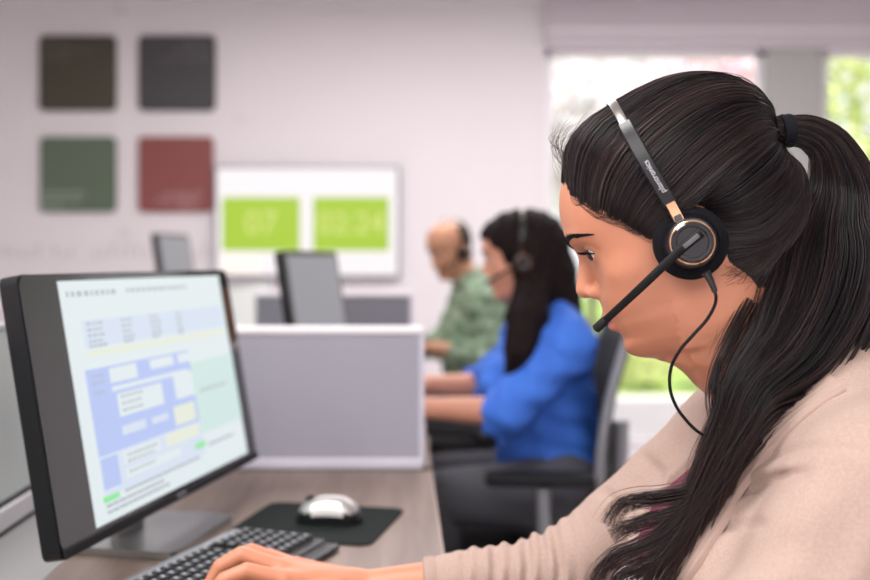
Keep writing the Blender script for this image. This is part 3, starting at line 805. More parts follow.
thm = [np.array(x) for x in ((-.074, 1.280, .768), (-.110, 1.250, .770), (-.140, 1.234, .772), (-.164, 1.228, .7735))]
def skin_d(p):
    d = head_d(HF.loc(p))
    n = smin(rcone(p, hl(-22, 0, -15), hl(-18, 0, -75), .054, .052), rcone(p, hl(-18, 0, -75), NB, .052, .060), .03)
    n = smin(n, rcone(p, hl(22, 0, -78), hl(-6, 0, -110), .026, .040), .02)
    d = smin(d, n, .026)
    d = smin(d, torso_d(p)+.008, .03)
    a = np.minimum(arm_d(p, shR, elR, wrR, .042, .034, .0210), arm_d(p, shL, elL, wrL, .045, .036, .0235))
    d = smin(d, a, .02)
    d = smin(d, hand_d(p, _w, mcps, pips, dips, tips, thm), .012)
    off = wrL-wrR
    flip = lambda v: np.array([v[0]+off[0], wrL[1]-(v[1]-wrR[1]), v[2]])
    d = np.minimum(d, hand_d(p, wrL, [flip(x) for x in mcps], [flip(x) for x in pips], [flip(x) for x in dips], [flip(x) for x in tips], [flip(x) for x in thm]))
    return d
H1 = .0021
import time as _t; _t0 = _t.time()
v, f = surface(skin_d, (-.26, .82, .60), (.58, 1.47, 1.33), H1)
print('skin', len(v), _t.time()-_t0)
q = HF.loc(v)*1000
lipm = np.clip(1.3*np.exp(-((q[:, 0]-88)/9)**2-((q[:, 1])/19)**2-(np.maximum(np.abs(q[:, 2]+53.3)-6, 0)/3)**2)-.12, 0, 1)
woman = thing('person', 'woman in a beige cardigan with a long dark ponytail, typing in the foreground', 'person', (.50, 1.085, 0), 0)
def local(o, par):
    "keep o where it is in the world under par"
    o.parent = par; o.matrix_parent_inverse = par.matrix_world.inverted(); return o
bpy.context.view_layer.update()
def wparent(par):
    Mi = Matrix.Translation((-par.location.x, -par.location.y, -par.location.z))
    return Mi
WO = np.array([.50, 1.085, 0])
body = mesh_np('body', v-WO, f, M['skin'], woman, attrs={'lip': lipm})

# clothes -----------------------------------------------------------
def raycast(sdf, px, py, d0=.8, d1=1.5):
    "where the ray through a pixel first meets a body"
    px, py = np.atleast_1d(px).astype(float), np.atleast_1d(py).astype(float)
    t = np.full(len(px), d0)
    dirv = np.stack([(px-400)/FPX, np.ones(len(px)), -(py-260)/FPX], 1); o = np.array([0, 0, ZC])
    nrm = np.linalg.norm(dirv, axis=1)
    for _ in range(90):
        d = sdf((o+dirv*t[:, None]).astype(np.float32)); t = np.clip(t+d/nrm*.8, d0, d1)
    return o+dirv*t[:, None]
def pxy(pts): a = np.array(pts, float); return a[:, 0], a[:, 1]
faR = (wrR-elR)/np.linalg.norm(wrR-elR); uaR = (elR-shR)/np.linalg.norm(elR-shR)
cuff = wrR-faR*.088
OPEN = [np.array(x) for x in ((.30, 1.10, 1.08), (.285, 1.10, .99), (.262, 1.098, .93), (.245, 1.095, .87), (.235, 1.095, .80))]
def card_base(p):
    d = torso_d(p, .010)
    slR = smin(rcone(p, shR, elR+uaR*.0, .058, .047), rcone(p, elR, cuff, .046, .0285), .025)
    slL = smin(rcone(p, shL, elL, .064, .055), rcone(p, elL, wrL+(elL-wrL)*.15, .053, .034), .025)
    d = smin(d, slR, .03); d = smin(d, slL, .03)
    return d
_gr = {}
def folds(p, d):
    # bunched rings on the far forearm
    s = (p-elR)@faR.astype(np.float32)
    rel = p-elR-s[:, None]*faR.astype(np.float32)
    ph = 2.2*rel[:, 1]/.05+1.3*np.sin(rel[:, 2]*60)
    amp = np.clip((s+.03)/.05, 0, 1)*np.clip((.16-s)/.06, 0, 1)
    m = np.clip(1-np.abs(np.sqrt((rel**2).sum(1))-.045)/.05, 0, 1)
    d = d-.0030*amp*m*(np.sin(s*330+ph)+.5*np.sin(s*190-ph*1.4+1))
    for pts, w, h in _gr.get('l', []):
        lo_, hi_ = pts.min(0)-.04, pts.max(0)+.04; m_ = np.flatnonzero(((p > lo_) & (p < hi_)).all(1))
        if len(m_):
            pm = p[m_]; val = np.zeros(len(m_), np.float32)
            for q_, tp in zip(pts, np.sin(np.linspace(.12, 3.0, len(pts)))**.7):
                val = np.maximum(val, tp*np.exp(-((pm-q_.astype(np.float32))**2).sum(1)/w**2))
            d[m_] += h*val
    return d
def smooth_noise(p):
    return np.sin(p[:, 0]*31+2*np.sin(p[:, 2]*23))*np.sin(p[:, 1]*27+1)*.0012+np.sin((p[:, 0]+p[:, 2]*1.4)*52+3*np.sin(p[:, 1]*14))*.0007
def groove(pts, w, h):
    q_ = raycast(card_base, *pxy(pts)); q_ = spline(q_, 36); _gr.setdefault('l', []).append((q_, w, h))
groove([(700, 522), (722, 503), (748, 488), (776, 478), (806, 472)], 0.0053, 0.0110)         # armpit fold
groove([(706, 514), (730, 492), (760, 474), (790, 466)], 0.0090, -0.0070)
groove([(712, 532), (735, 525), (765, 523)], 0.0060, 0.0060)
groove([(745, 475), (772, 458), (800, 448), (835, 447), (870, 452)], 0.0040, 0.0032)          # armhole seam
groove([(838, 395), (850, 425), (866, 455)], 0.0040, 0.0024)
groove([(800, 600), (830, 560), (850, 515)], 0.0180, 0.0080)
groove([(712, 570), (760, 552), (800, 545)], 0.0150, 0.0060)
groove([(640, 455), (655, 470), (662, 492)], 0.0090, 0.0060)
groove([(600, 490), (628, 512), (640, 540)], 0.0090, 0.0080)
RC = raycast(card_base, *pxy([(700, 440), (682, 470), (664, 497), (650, 520), (634, 560), (620, 600)]))
def card_d(p):
    d = folds(p, card_base(p)+smooth_noise(p))
    d = smax(d, -(chain(p, OPEN, [.078, .060, .052, .038, .018])), .006)
    d = smax(d, -(chain(p, RC, [.012, .020, .024, .022, .018, .012])), .004)
    d = smax(d, -(chain(p, [hl(-22, 0, -15), hl(-18, 0, -75), NB+[0, 0, -.01]], [.058, .056, .066])), .004)      # neck hole
    d = np.maximum(d, (p-cuff)@faR.astype(np.float32)-.004)
    return d
v, f = surface(card_d, (-.05, .80, .60), (.62, 1.42, 1.12), .0028)
mesh_np('cardigan', v-WO, f, M['knit'], woman)
def top_d(p):
    d = torso_d(p, .003)
    d = np.maximum(d, -(chain(p, [(.25, 1.09, 1.05), (.33, 1.088, 1.04), (.44, 1.085, 1.06)], [.085, .07, .07])))
    return d
v, f = surface(top_d, (.20, .90, .60), (.60, 1.27, 1.06), .005)
mesh_np('top', v-WO, f, M['maroon'], woman)
# cuff and front band
mb = MB()
pl = raycast(card_d, *pxy([(838, 385), (806, 408), (784, 426), (764, 446), (746, 470), (730, 494), (716, 518), (702, 541), (688, 563), (672, 587), (660, 604)]))
pl = spline(pl, 130)
n_ = len(pl); tg = np.gradient(pl, axis=0); tg /= np.linalg.norm(tg, axis=1, keepdims=True)
eps = 1e-3
gn = np.stack([card_base((pl+np.eye(3)[k]*eps).astype(np.float32))-card_base((pl-np.eye(3)[k]*eps).astype(np.float32)) for k in range(3)], 1); gn /= np.linalg.norm(gn, axis=1, keepdims=True)+1e-9
sd = np.cross(gn, tg); sd /= np.linalg.norm(sd, axis=1, keepdims=True)
m_ = 17; v = []; f = []
for i in range(n_):
    for k in range(m_):
        a = -1+2*k/(m_-1); rib = .0008*math.cos(a*math.pi*5)
        v.append(pl[i]+sd[i]*a*.014+gn[i]*(.0062*(1-abs(a)**6)+rib-.0008))
for i in range(n_-1):
    for k in range(m_-1):
        q0 = i*m_+k; f.append((q0, q0+1, q0+m_+1, q0+m_))
mesh_np('front_band', np.array(v)-WO, np.array(f), M['rib'], woman)
bpnt = raycast(card_d, [663], [569])[0]; bn = np.array([-.5, -.8, .1]); bn /= np.linalg.norm(bn)
MB().cyl(bpnt+bn*.003-WO, bpnt+bn*.007-WO, .0062, bev=.0015).build('button', M['button'], woman, True)
cps = [(-.004, .0285), (.0, .0305), (.006, .0308), (.012, .0302), (.0135, .0275)]
Rq = Vector((0, 0, 1)).rotation_difference(Vector(faR)).to_matrix().to_4x4()
MB().lathe([(r, h) for h, r in cps], Matrix.Translation((cuff-faR*.006-WO).tolist()) @ Rq, 40).build('cuff', M['rib'], woman, True)
# lower body (out of the picture, on the chair)
def legs_d(p):
    d = rcone(p, (.53, 1.01, .545), (.53, 1.16, .545), .115, .115)
    for s in (-1, 1):
        d = smin(d, chain(p, [(.50, 1.085+s*.10, .545), (.14, 1.085+s*.12, .545), (.17, 1.085+s*.12, .12)], [.085, .062, .042]), .03)
        d = smin(d, rcone(p, (.17, 1.085+s*.12, .05), (.04, 1.085+s*.12, .035), .042, .032), .02)
    return d
v, f = surface(legs_d, (-.05, .85, -.01), (.68, 1.32, .70), .012)
mesh_np('trousers', v-WO, f, mat('dark_denim', (.03, .035, .06), .9), woman)

# eyes, lashes, brows ------------------------------------------------
for s in (1, -1):
    c = HF.wld(EYE*[1, s, 1]/1000)
    e = MB().sph(c-WO, .0122, seg=32).build('eye', M['eye'], woman, True)
    g = HF.wld((EYE*[1, s, 1]+12.3*np.array([math.cos(.22), .22, -math.sin(.22)]))/1000); g0 = (g-c)/np.linalg.norm(g-c)
    Rg = Vector((0, 0, 1)).rotation_difference(Vector(g0)).to_matrix().to_4x4()
    MB().lathe([(.0066, -.0020), (.0064, -.0011), (.0048, -.0001), (.0024, .0008), (.0004, .0010)], Matrix.Translation((c+g0*.0122-WO).tolist()) @ Rg, 32).build('iris', M['iris'], e, True)
    S_, K_ = 64, 7
    az = np.linspace(-.95, 1.15, S_); pts = np.zeros((S_, K_, 3)); rr = np.zeros((S_, K_))
    for i, a in enumerate(az):
        el0 = .06-.28*a*a*.5
        r0 = np.array([math.cos(a)*math.cos(el0), math.sin(a)*math.cos(el0)*1.0, math.sin(el0)])
        for k in range(K_):
            u = k/(K_-1); L_ = 8.5*(.8+.3*rng.random()*0+.2*math.sin(i*2.1))
            o_ = EYE+13.6*r0+u*L_*np.array([r0[0], r0[1]*1.2, -.30+.75*u])
            pts[i, k] = HF.wld(o_*[1, s, 1]/1000); rr[i, k] = .00066*(1-u)+.00008
    vv, ff = tube_arrays(pts, rr, 4); mesh_np('eyelashes', vv-WO, ff, M['hairb'], woman)
    nb = 460; u = rng.random(nb); w = rng.normal(size=nb)*.55
    lq = np.stack([np.full(nb, 125.), 9+42*u, 31+9*np.sin(u*2.5)-1.5*u+w*3.5*(1.15-u)], 1)
    lq2 = lq+np.stack([0*u, 5.5+0*u, 2.2*(1-1.6*u)], 1)
    def drop(z):
        z = z.copy()
        for _ in range(60): z[:, 0] -= head_d((z/1000).astype(np.float32), False)*1000*.7
        return z
    A_, B_ = drop(lq), drop(lq2); A_[:, 0] += .2; B_[:, 0] += 1.1
    pts = np.stack([A_*(1-k)+B_*k+np.array([.4*math.sin(k*3.1), 0, 0]) for k in np.linspace(0, 1, 5)], 1)*[1, s, 1]
    vv, ff = tube_arrays(HF.wld(pts/1000), np.tile(np.array([.0003, .0004, .0004, .0003, .0001]), (nb, 1)), 4)
    mesh_np('eyebrow', vv-WO, ff, M['hairb'], woman)

# hair ---------------------------------------------------------------
# photograph millimetres: x to the right, y down, o towards the camera; centre of the shell
HC = np.array([680., 185.])
OUT = np.array([(563, 192), (560, 165), (566, 142), (582, 122), (608, 105), (638, 88), (670, 76), (702, 72), (732, 77), (755, 92), (767, 106), (771, 120), (773, 136), (781, 152), (797, 168), (803, 192), (799, 222),
                (786, 252), (765, 282), (735, 300), (700, 300), (640, 262), (590, 225)], float)
ang = np.arctan2(-(OUT[:, 1]-HC[1]), OUT[:, 0]-HC[0]); rad = np.hypot(OUT[:, 0]-HC[0], OUT[:, 1]-HC[1])
rad = rad*np.where(OUT[:, 1] < 175, .965, .985); o_ = np.argsort(ang); ang, rad = ang[o_], rad[o_]
ang = np.concatenate([ang-2*np.pi, ang, ang+2*np.pi]); rad = np.concatenate([rad]*3)
_ga = np.linspace(-np.pi, np.pi, 721); _gr_ = np.interp(_ga, ang, rad)
_k = np.exp(-(np.arange(-14, 15)/5.)**2); _k /= _k.sum(); _gr_ = np.convolve(np.concatenate([_gr_[-15:-1], _gr_, _gr_[1:15]]), _k, 'valid')[:721]
WSH = 81.0
def shell_r(dv):
    "distance of the hair surface from its centre along directions dv (x, y up, o)"
    rho = np.hypot(dv[..., 0], dv[..., 1])+1e-9; r = np.interp(np.arctan2(dv[..., 1], dv[..., 0]), _ga, _gr_); n = 2.25
    return ((rho/r)**n+(np.abs(dv[..., 2])/WSH)**n)**(-1/n)
YM = 1.080
def px2w(x, y, o):       # photograph pixels at o millimetres nearer than the middle of her head
    Y = YM-o/1000
    return np.stack([(x-400)/FPX*Y, Y, ZC-(y-260)/FPX*Y], -1)
def mm2w(x, y, o):       # photo millimetres (seen at 1.08 m) to the world
    return np.stack([(x-400)/1000, YM-o/1000, ZC-(y-260)/1000], -1)
def w2c(p): return np.stack([p[..., 0]*1000+400-HC[0], (p[..., 2]-ZC)*1000-260+HC[1], (YM-p[..., 1])*1000], -1)
def c2w(q): return mm2w(q[..., 0]+HC[0], HC[1]-q[..., 1], q[..., 2])
line_px = [(566, 170), (567, 182), (571, 195), (581, 204), (594, 211), (610, 218), (625, 224), (638, 233), (650, 240), (660, 232), (668, 214), (684, 204), (702, 206), (716, 220), (725, 243), (729, 262), (741, 270), (752, 279), (758, 288)]
near = raycast(skin_d, *pxy(line_px[1:-2]), .85, 1.3)
near = np.concatenate([[HF.wld(np.array([88, 0, 97])/1000)], [HF.wld(np.array([89, 16, 95])/1000)], near[1:], raycast(skin_d, *pxy(line_px[-2:]), .85, 1.3)])
loc = HF.loc(near).astype(float)
far = HF.wld(loc*[1, -1, 1])[1:][::-1]
nape = HF.wld(np.array([[-100, 22, -60], [-74, 0, -62], [-70, -22, -60]])/1000)
loop = np.concatenate([near, nape, far, near[:1]])   # front middle -> near side -> nape -> far side
print('LOOP', np.round(HF.loc(near)*1000).tolist())
NL = 400
cum = np.concatenate([[0], np.cumsum(np.linalg.norm(np.diff(loop, axis=0), axis=1))]); ss = np.linspace(0, cum[-1], NL)
loopd = np.stack([np.interp(ss, cum, loop[:, k]) for k in range(3)], 1)
TIE = np.array([783-HC[0], -(131-HC[1]), 0.])         # in shell coordinates
def paths(A, ring, lift, K=26, hump=None):
    "A: roots in the world (n,3); ring: (n,2) position in the tie; lift: mm above the shell"
    a = w2c(A); n = len(a); ra = np.linalg.norm(a, axis=1)
    T = TIE+np.stack([0*ring[:, 0]-1, ring[:, 0]*13, ring[:, 1]*12], 1)
    da = a/ra[:, None]; rt = np.linalg.norm(T, axis=1); dt = T/rt[:, None]
    front = np.clip(-da[:, 0], 0, 1)
    m = da+dt+np.stack([0*front, .75*front*(1-.35*np.abs(da[:, 2]))+.34*np.clip(.5-np.maximum(da[:, 0], 0)*1.6, 0, .5)*2, 0*front], 1); m /= np.linalg.norm(m, axis=1, keepdims=True)
    t = np.linspace(0, 1, K)[None, :, None]
    dv = (1-t)**2*da[:, None]+2*t*(1-t)*m[:, None]*1.15+t*t*dt[:, None]; dv /= np.linalg.norm(dv, axis=2, keepdims=True)
    rs = shell_r(dv)+lift[:, None]
    tt = t[..., 0]; s0 = np.clip(tt/.22, 0, 1); s0 = s0*s0*(3-2*s0); s1 = np.clip((1-tt)/.10, 0, 1); s1 = s1*s1*(3-2*s1)
    r = rs; r = (ra+lift*.3)[:, None]*(1-s0)+r*s0; r = rt[:, None]*(1-s1)+r*s1
    return dv*r[..., None]
def ringpos(A):
    a = w2c(A); d_ = np.stack([a[:, 1], a[:, 2]], 1); d_ = d_-np.array([40, 0]); d_ /= np.linalg.norm(d_, axis=1, keepdims=True)+1e-9
    return d_
capq = paths(loopd, ringpos(loopd)*.8, np.full(NL, -2.2), 30)
cv = c2w(capq).reshape(-1, 3); i_ = np.arange(NL-1)[:, None]*30+np.arange(29)[None]
cf = np.stack([i_, i_+1, i_+31, i_+30], -1).reshape(-1, 4)
hair = mesh_np('hair', cv-WO, cf, M['hairb'], woman)
def strands(name, roots_u, nper, spread, lift_hi, rad_, par, tone_hi=.6, seed=1, jit=3.0):
    g = np.random.default_rng(seed); n = len(roots_u)*nper
    u = np.repeat(roots_u, nper)+g.normal(size=n)*spread
    u = np.mod(u, 1); x = u*(NL-1); i = np.minimum(x.astype(int), NL-2); A = loopd[i]+(loopd[i+1]-loopd[i])*(x-i)[:, None]
    lf = g.random(n)**2*lift_hi-.6
    q = paths(A, ringpos(A)*(.5+.5*g.random((n, 1))), lf, 26)
    t = np.linspace(0, 1, 26)
    cl = np.repeat(g.normal(size=(len(roots_u), 2)), nper, 0); ph = g.random(n)*6.3
    mid = np.sin(t*np.pi)[None]
    q[..., 1] += mid*(cl[:, :1]*1.2+np.sin(t*5+ph[:, None])*.7*jit/3)
    q[..., 2] += mid*(cl[:, 1:]*.8)
    q = q*(1+(mid*np.repeat(g.normal(size=len(roots_u)), nper)[:, None]*.6/100)[..., None])
    rr = rad_*(.55+.8*g.random((n, 1)))*np.interp(t, [0, .08, .8, 1], [.25, 1, 1, .7])[None]
    vv, ff = tube_arrays(c2w(q), rr, 4)
    tone = np.repeat(np.clip(np.repeat(g.random(len(roots_u))**2*tone_hi, nper)+g.normal(size=n)*.08, 0, 1), 26*4)
    return vv, ff, tone
def merge(parts_):
    V, F_, T_ = [], [], []; k = 0
    for a, b, c in parts_: V.append(a); F_.append(b+k); T_.append(c); k += len(a)
    return np.concatenate(V), np.concatenate(F_), np.concatenate(T_)
gr = np.random.default_rng(5)
vv, ff, tone = merge([strands('s', gr.random(420), 11, .0035, 1.6, .00052, None, seed=2),
                      strands('s', gr.random(160), 5, .006, 4.5, .00030, None, .9, 3),
                      strands('s', np.mod(gr.normal(size=60)*.06+.06, 1), 7, .004, 3.0, .00042, None, .8, 4)])
mesh_np('hair_strands', vv-WO, ff, M['hair'], hair, attrs={'tone': tone})
# stray wisps at the forehead
def wisps(n, seed, start, spread, end, espread, bow, r0, K=14, tone=.5):
    g = np.random.default_rng(seed)
    a = np.array(start, float)+g.normal(size=(n, 3))*np.array(spread); b = np.array(end, float)+g.normal(size=(n, 3))*np.array(espread)
    m = (a+b)/2+np.array(bow)*(.6+.8*g.random((n, 1))); t = np.linspace(0, 1, K)[None, :, None]
    q = (1-t)**2*a[:, None]+2*t*(1-t)*m[:, None]+t*t*b[:, None]
    w = px2w(q[..., 0], q[..., 1], q[..., 2]); rr = r0*(.6+.7*g.random((n, 1)))*np.interp(t[0, :, 0], [0, .6, 1], [1, .8, .15])[None]
    vv, ff = tube_arrays(w, rr, 3); return vv, ff, np.full(len(vv), tone)
def skinwisps(n, seed, xr, line_, down, run, r0, K=10):
    "baby hairs lying on the forehead just under the hairline"
    g = np.random.default_rng(seed); lx, ly = pxy(line_); x = xr[0]+(xr[1]-xr[0])*g.random(n); t = np.linspace(0, 1, K)
    X = x[:, None]-4+t[None]*run*(.5+g.random((n, 1))); Y = np.interp(X, lx, ly)+(down*g.random((n, 1)))*np.sin((t*.8+.2)*np.pi)[None]-1
    w = raycast(skin_d, X.ravel(), Y.ravel(), .85, 1.3).reshape(n, K, 3); w[..., 1] -= .0006
    ok = (w[..., 1] < 1.12).all(1); w = w[ok]
    rr = r0*(.6+.7*g.random((len(w), 1)))*np.interp(t, [0, .6, 1], [.4, .9, .8])[None]
    vv, ff = tube_arrays(w, rr, 3); return vv, ff, np.full(len(vv), .5)
for nm, ws in (('forehead_wisps', [wisps(46, 1, (567, 168, 6), (3, 9, 20), (588, 122, 8), (14, 9, 18), (-24, -4, 0), .00022), wisps(26, 2, (565, 162, 8), (3, 10, 18), (565, 128, 10), (8, 10, 16), (-16, 0, 0), .00020)]),
               ('hairline_strands', [skinwisps(130, 3, (566, 650), [(566, 174), (571, 196), (594, 211), (625, 224), (650, 238)], 8, 15, .00016)]),
               ('nape_strands', [wisps(40, 5, (738, 276, 62), (12, 6, 3), (768, 250, 66), (8, 10, 4), (-2, 8, 3), .00020), wisps(30, 6, (756, 285, 40), (4, 8, 8), (720, 350, 66), (6, 14, 8), (-14, 10, 4), .00022)])):
    vv, ff, tone = merge(ws); mesh_np(nm, vv-WO, ff, M['hair'], hair, attrs={'tone': tone})
# ponytail: centre (x, y, o), half width, half depth
PT = np.array([(770, 131, 0, 13, 12), (789, 131, 0, 14, 13), (810, 134, 0, 17, 15), (830, 150, -2, 22, 18), (841, 188, -4, 33, 21), (837, 226, 4, 43, 26), (834, 264, 22, 57, 30), (821, 308, 44, 58, 32),
               (796, 351, 66, 53, 30), (758, 388, 82, 36, 26), (738, 426, 90, 25, 22), (719, 464, 92, 19, 20), (701, 504, 92, 17, 19), (681, 544, 94, 19, 18), (658, 582, 96, 24, 18), (642, 618, 98, 24, 16)], float)
KP = 64
pc = spline(PT, KP); ctr = pc[:, :3]; tg = np.gradient(ctr, axis=0); tg /= np.linalg.norm(tg, axis=1, keepdims=True)
nv = np.stack([-tg[:, 1], tg[:, 0], 0*tg[:, 0]], 1); nv /= np.linalg.norm(nv, axis=1, keepdims=True); bv = np.cross(tg, nv); bv *= np.sign(bv[:, 2:])
def pony(n_cl, nper, seed, r0, disk_lo, sp, wave, tone_hi, short=.8):
    g = np.random.default_rng(seed); n = n_cl*nper
    th_ = g.random(n_cl)*2*np.pi; rr_ = np.sqrt(disk_lo**2+(1-disk_lo**2)*g.random(n_cl))
    a = np.repeat(rr_*np.cos(th_), nper)+g.normal(size=n)*sp; b = np.repeat(rr_*np.sin(th_), nper)+g.normal(size=n)*sp
    te = np.repeat(short+(1-short)*g.random(n_cl), nper)-g.random(n)*.06
    t = np.linspace(0, 1, KP)[None]*te[:, None]; x = t*(KP-1); i = np.minimum(x.astype(int), KP-2); u = (x-i)[..., None]
    L_ = lambda arr: arr[i]*(1-u)+arr[i+1]*u
    C, N_, B_, S_ = L_(ctr), L_(nv), L_(bv), L_(pc[:, 3:])
    ph = np.repeat(g.random(n_cl)*6.3, nper)[:, None]; fr = np.repeat(5+7*g.random(n_cl), nper)[:, None]
    wv = wave*np.clip(t-.25, 0, 1)**1.3*np.sin(t*fr*2+ph)*np.repeat(.4+g.random(n_cl), nper)[:, None]
    aa = a[:, None]+np.repeat(g.normal(size=n_cl), nper)[:, None]*.15*np.sin(t*3.1)
    q = C+N_*(aa*S_[..., 0]+wv)[..., None]+B_*(b[:, None]*S_[..., 1]+wv*.35)[..., None]
    rr = r0*(.6+.7*g.random((n, 1)))*np.interp(np.linspace(0, 1, KP), [0, .7, 1], [1, .9, .12])[None]
    vv, ff = tube_arrays(px2w(q[..., 0], q[..., 1], q[..., 2]), rr, 3)
    tn = np.clip(np.repeat(g.random(n_cl)**2*tone_hi, nper)[:, None]+np.clip((t-.62)/.3, 0, 1)*.75, 0, 1)
    return vv, ff, np.repeat(tn, 3, 1).ravel()
vv, ff, tone = merge([pony(230, 9, 11, .00055, .6, .035, 13, .55), pony(110, 5, 12, .00035, .85, .06, 20, .8, .7)])
def core():
    n = 20; V = []; F_ = []
    for k in range(KP-6):
        for j in range(n):
            a = 2*np.pi*j/n; s = .84*(1 if k < KP*.6 else max(.1, 1-(k-KP*.6)/(KP*.38)))
            V.append(ctr[k]+nv[k]*math.cos(a)*pc[k, 3]*s+bv[k]*math.sin(a)*pc[k, 4]*s)
    for k in range(KP-7):
        for j in range(n): F_.append((k*n+j, k*n+(j+1) % n, (k+1)*n+(j+1) % n, (k+1)*n+j))
    V = np.array(V); return px2w(V[:, 0], V[:, 1], V[:, 2]), np.array(F_)
cvv, cff = core()
ponyob = mesh_np('ponytail', cvv-WO, cff, M['hairb'], woman)
mesh_np('ponytail_strands', vv-WO, ff, M['hair'], ponyob, attrs={'tone': tone})
# wavy locks at the end
def lock(pts, w0, w1, n, seed, r0=.0004, tone=.7):
    g = np.random.default_rng(seed); c = spline(np.array(pts, float), 30); tgl = np.gradient(c, axis=0); tgl /= np.linalg.norm(tgl, axis=1, keepdims=True)
    nl = np.stack([-tgl[:, 1], tgl[:, 0], 0*tgl[:, 0]], 1); nl /= np.linalg.norm(nl, axis=1, keepdims=True)
    a = g.normal(size=n)*.5; b = g.normal(size=n)*.5; w = np.linspace(1, 0, 30)**.8*(w0-w1)+w1
    bend = g.normal(size=n)*.6
    q = c[None]+nl[None]*(a[:, None]*w+bend[:, None]*w0*np.linspace(0, 1, 30)**2)[..., None]+np.array([0, 0, 1.])*(b[:, None]*w)[..., None]
    rr = r0*(.6+.7*g.random((n, 1)))*np.interp(np.linspace(0, 1, 30), [0, .6, 1], [1, .8, .1])[None]
    vv, ff = tube_arrays(px2w(q[..., 0], q[..., 1], q[..., 2]), rr, 3)
    return vv, ff, np.clip(np.tile(np.repeat(np.linspace(.35, 1, 30), 3), n)*tone+np.repeat(g.normal(size=n)*.12, 90), 0, 1)
vv, ff, tone = merge([lock([(716, 468, 96), (693, 489, 100), (662, 497, 102), (636, 500, 102), (618, 508, 100), (608, 526, 98)], 12, 3, 110, 21),
                      lock([(710, 486, 98), (684, 511, 103), (650, 520, 104), (626, 528, 104), (610, 536, 102)], 11, 3, 100, 22),
                      lock([(694, 505, 98), (668, 532, 104), (640, 546, 106), (616, 556, 104), (600, 574, 102), (598, 592, 100)], 12, 3, 110, 23),
                      lock([(684, 520, 98), (662, 552, 106), (640, 566, 108), (620, 576, 106), (610, 600, 102)], 11, 4, 100, 24),
                      lock([(676, 540, 98), (656, 572, 106), (644, 600, 106), (640, 620, 104)], 13, 5, 100, 25),
                      lock([(752, 300, 60), (730, 340, 76), (716, 372, 84), (712, 402, 92), (720, 432, 98)], 7, 2, 50, 26, .00040, .25)])
mesh_np('loose_locks', vv-WO, ff, M['hair'], ponyob, attrs={'tone': tone})
# tie
tc_ = mm2w(np.array(786.), np.array(131.), np.array(0.))
prof = [(.0135, -.0060), (.0165, -.0056), (.0172, -.0028), (.0164, .0), (.0172, .0028), (.0165, .0056), (.0135, .0060)]
MB().lathe(prof, Matrix.Translation((tc_-WO).tolist()) @ Matrix.Rotation(math.radians(85), 4, 'Y'), 36).build('hair_tie', M['tie'], woman, True)

# her headset
def bandpush(r):
    wq = HF.wld(r[None])[0]; qq = w2c(wq[None])[0]; n = np.linalg.norm(qq); rs = shell_r(qq/n)+4.5
    if n < rs: qq = qq*rs/n
    return HF.loc(mm2w(qq[0]+HC[0], HC[1]-qq[1], qq[2])[None])[0].astype(float)
cab = [P(706, 272, .965), P(712, 284, .965), P(716, 300, .968), P(708, 318, .972), P(694, 334, .975), P(680, 350, .98), P(671, 368, .985), P(670, 388, .985), P(676, 406, .985), P(686, 420, .985), P(697, 431, .985), P(712, 440, .99)]
tipw = HF.loc(np.array([P(597, 328, 1.028)]))[0]
headset(HF, 'black headset with boom microphone worn by the woman in beige', 'headsets worn', ear=(-7, -2), text=True, push=bandpush, boom_tip=tuple(tipw), cable=cab)
office_chair('office chair under the woman in beige, below the picture edge', .53, 1.085, 0, .45, .60, .92)
# ------------------------------------------------------------------ the two colleagues behind
M.update({
 'blue': mat('blue_shirt', (.035, .14, .62), .75, noise=((7, 7, 7), (.05, .19, .74), 3)),
 'green': mat('green_shirt', (.10, .17, .10), .85, noise=((26, 26, 26), (.28, .36, .25), 4)),
 'charcoal': mat('charcoal_trousers', (.075, .075, .088), .85), 'navy': mat('grey_trousers', (.06, .06, .07), .85),
 'shoe': mat('black_shoe', (.012, .012, .014), .4),
 'brown_hair': mat('brown_hair', (.010, .0045, .0045), .6, spec=.12, bump=((260, 260, 18), .8, .004)),
 'short_hair': mat('short_dark_hair', (.03, .018, .012), .8, bump=((700, 700, 700), .6, .002)),
})
def simple_hand(p, w, tip_dir, side):
    "palm, four fingers and a thumb from wrist w along tip_dir; side: towards the thumb"
    t = np.asarray(tip_dir, float); t /= np.linalg.norm(t); s_ = np.asarray(side, float); up = np.array([0, 0, 1.])
    d = None
    for i, (o, L) in enumerate(((.028, .92), (.009, 1.0), (-.010, .95), (-.028, .78))):
        m = w+t*.085+s_*o+up*.008
        e = rcone(p, w+s_*o*.4, m, .017, .012); d = e if d is None else smin(d, e, .014)
        k1 = m+t*.038*L+up*.004; k2 = k1+t*.024*L-up*.012; k3 = k2+t*.014*L-up*.014
        d = smin(d, chain(p, [m, k1, k2, k3], [.011, .0098, .0088, .0075]), .005)
    d = smin(d, chain(p, [w+t*.015+s_*.02, w+t*.055+s_*.048-up*.004, w+t*.092+s_*.050-up*.008], [.015, .012, .009]), .008)
    return d
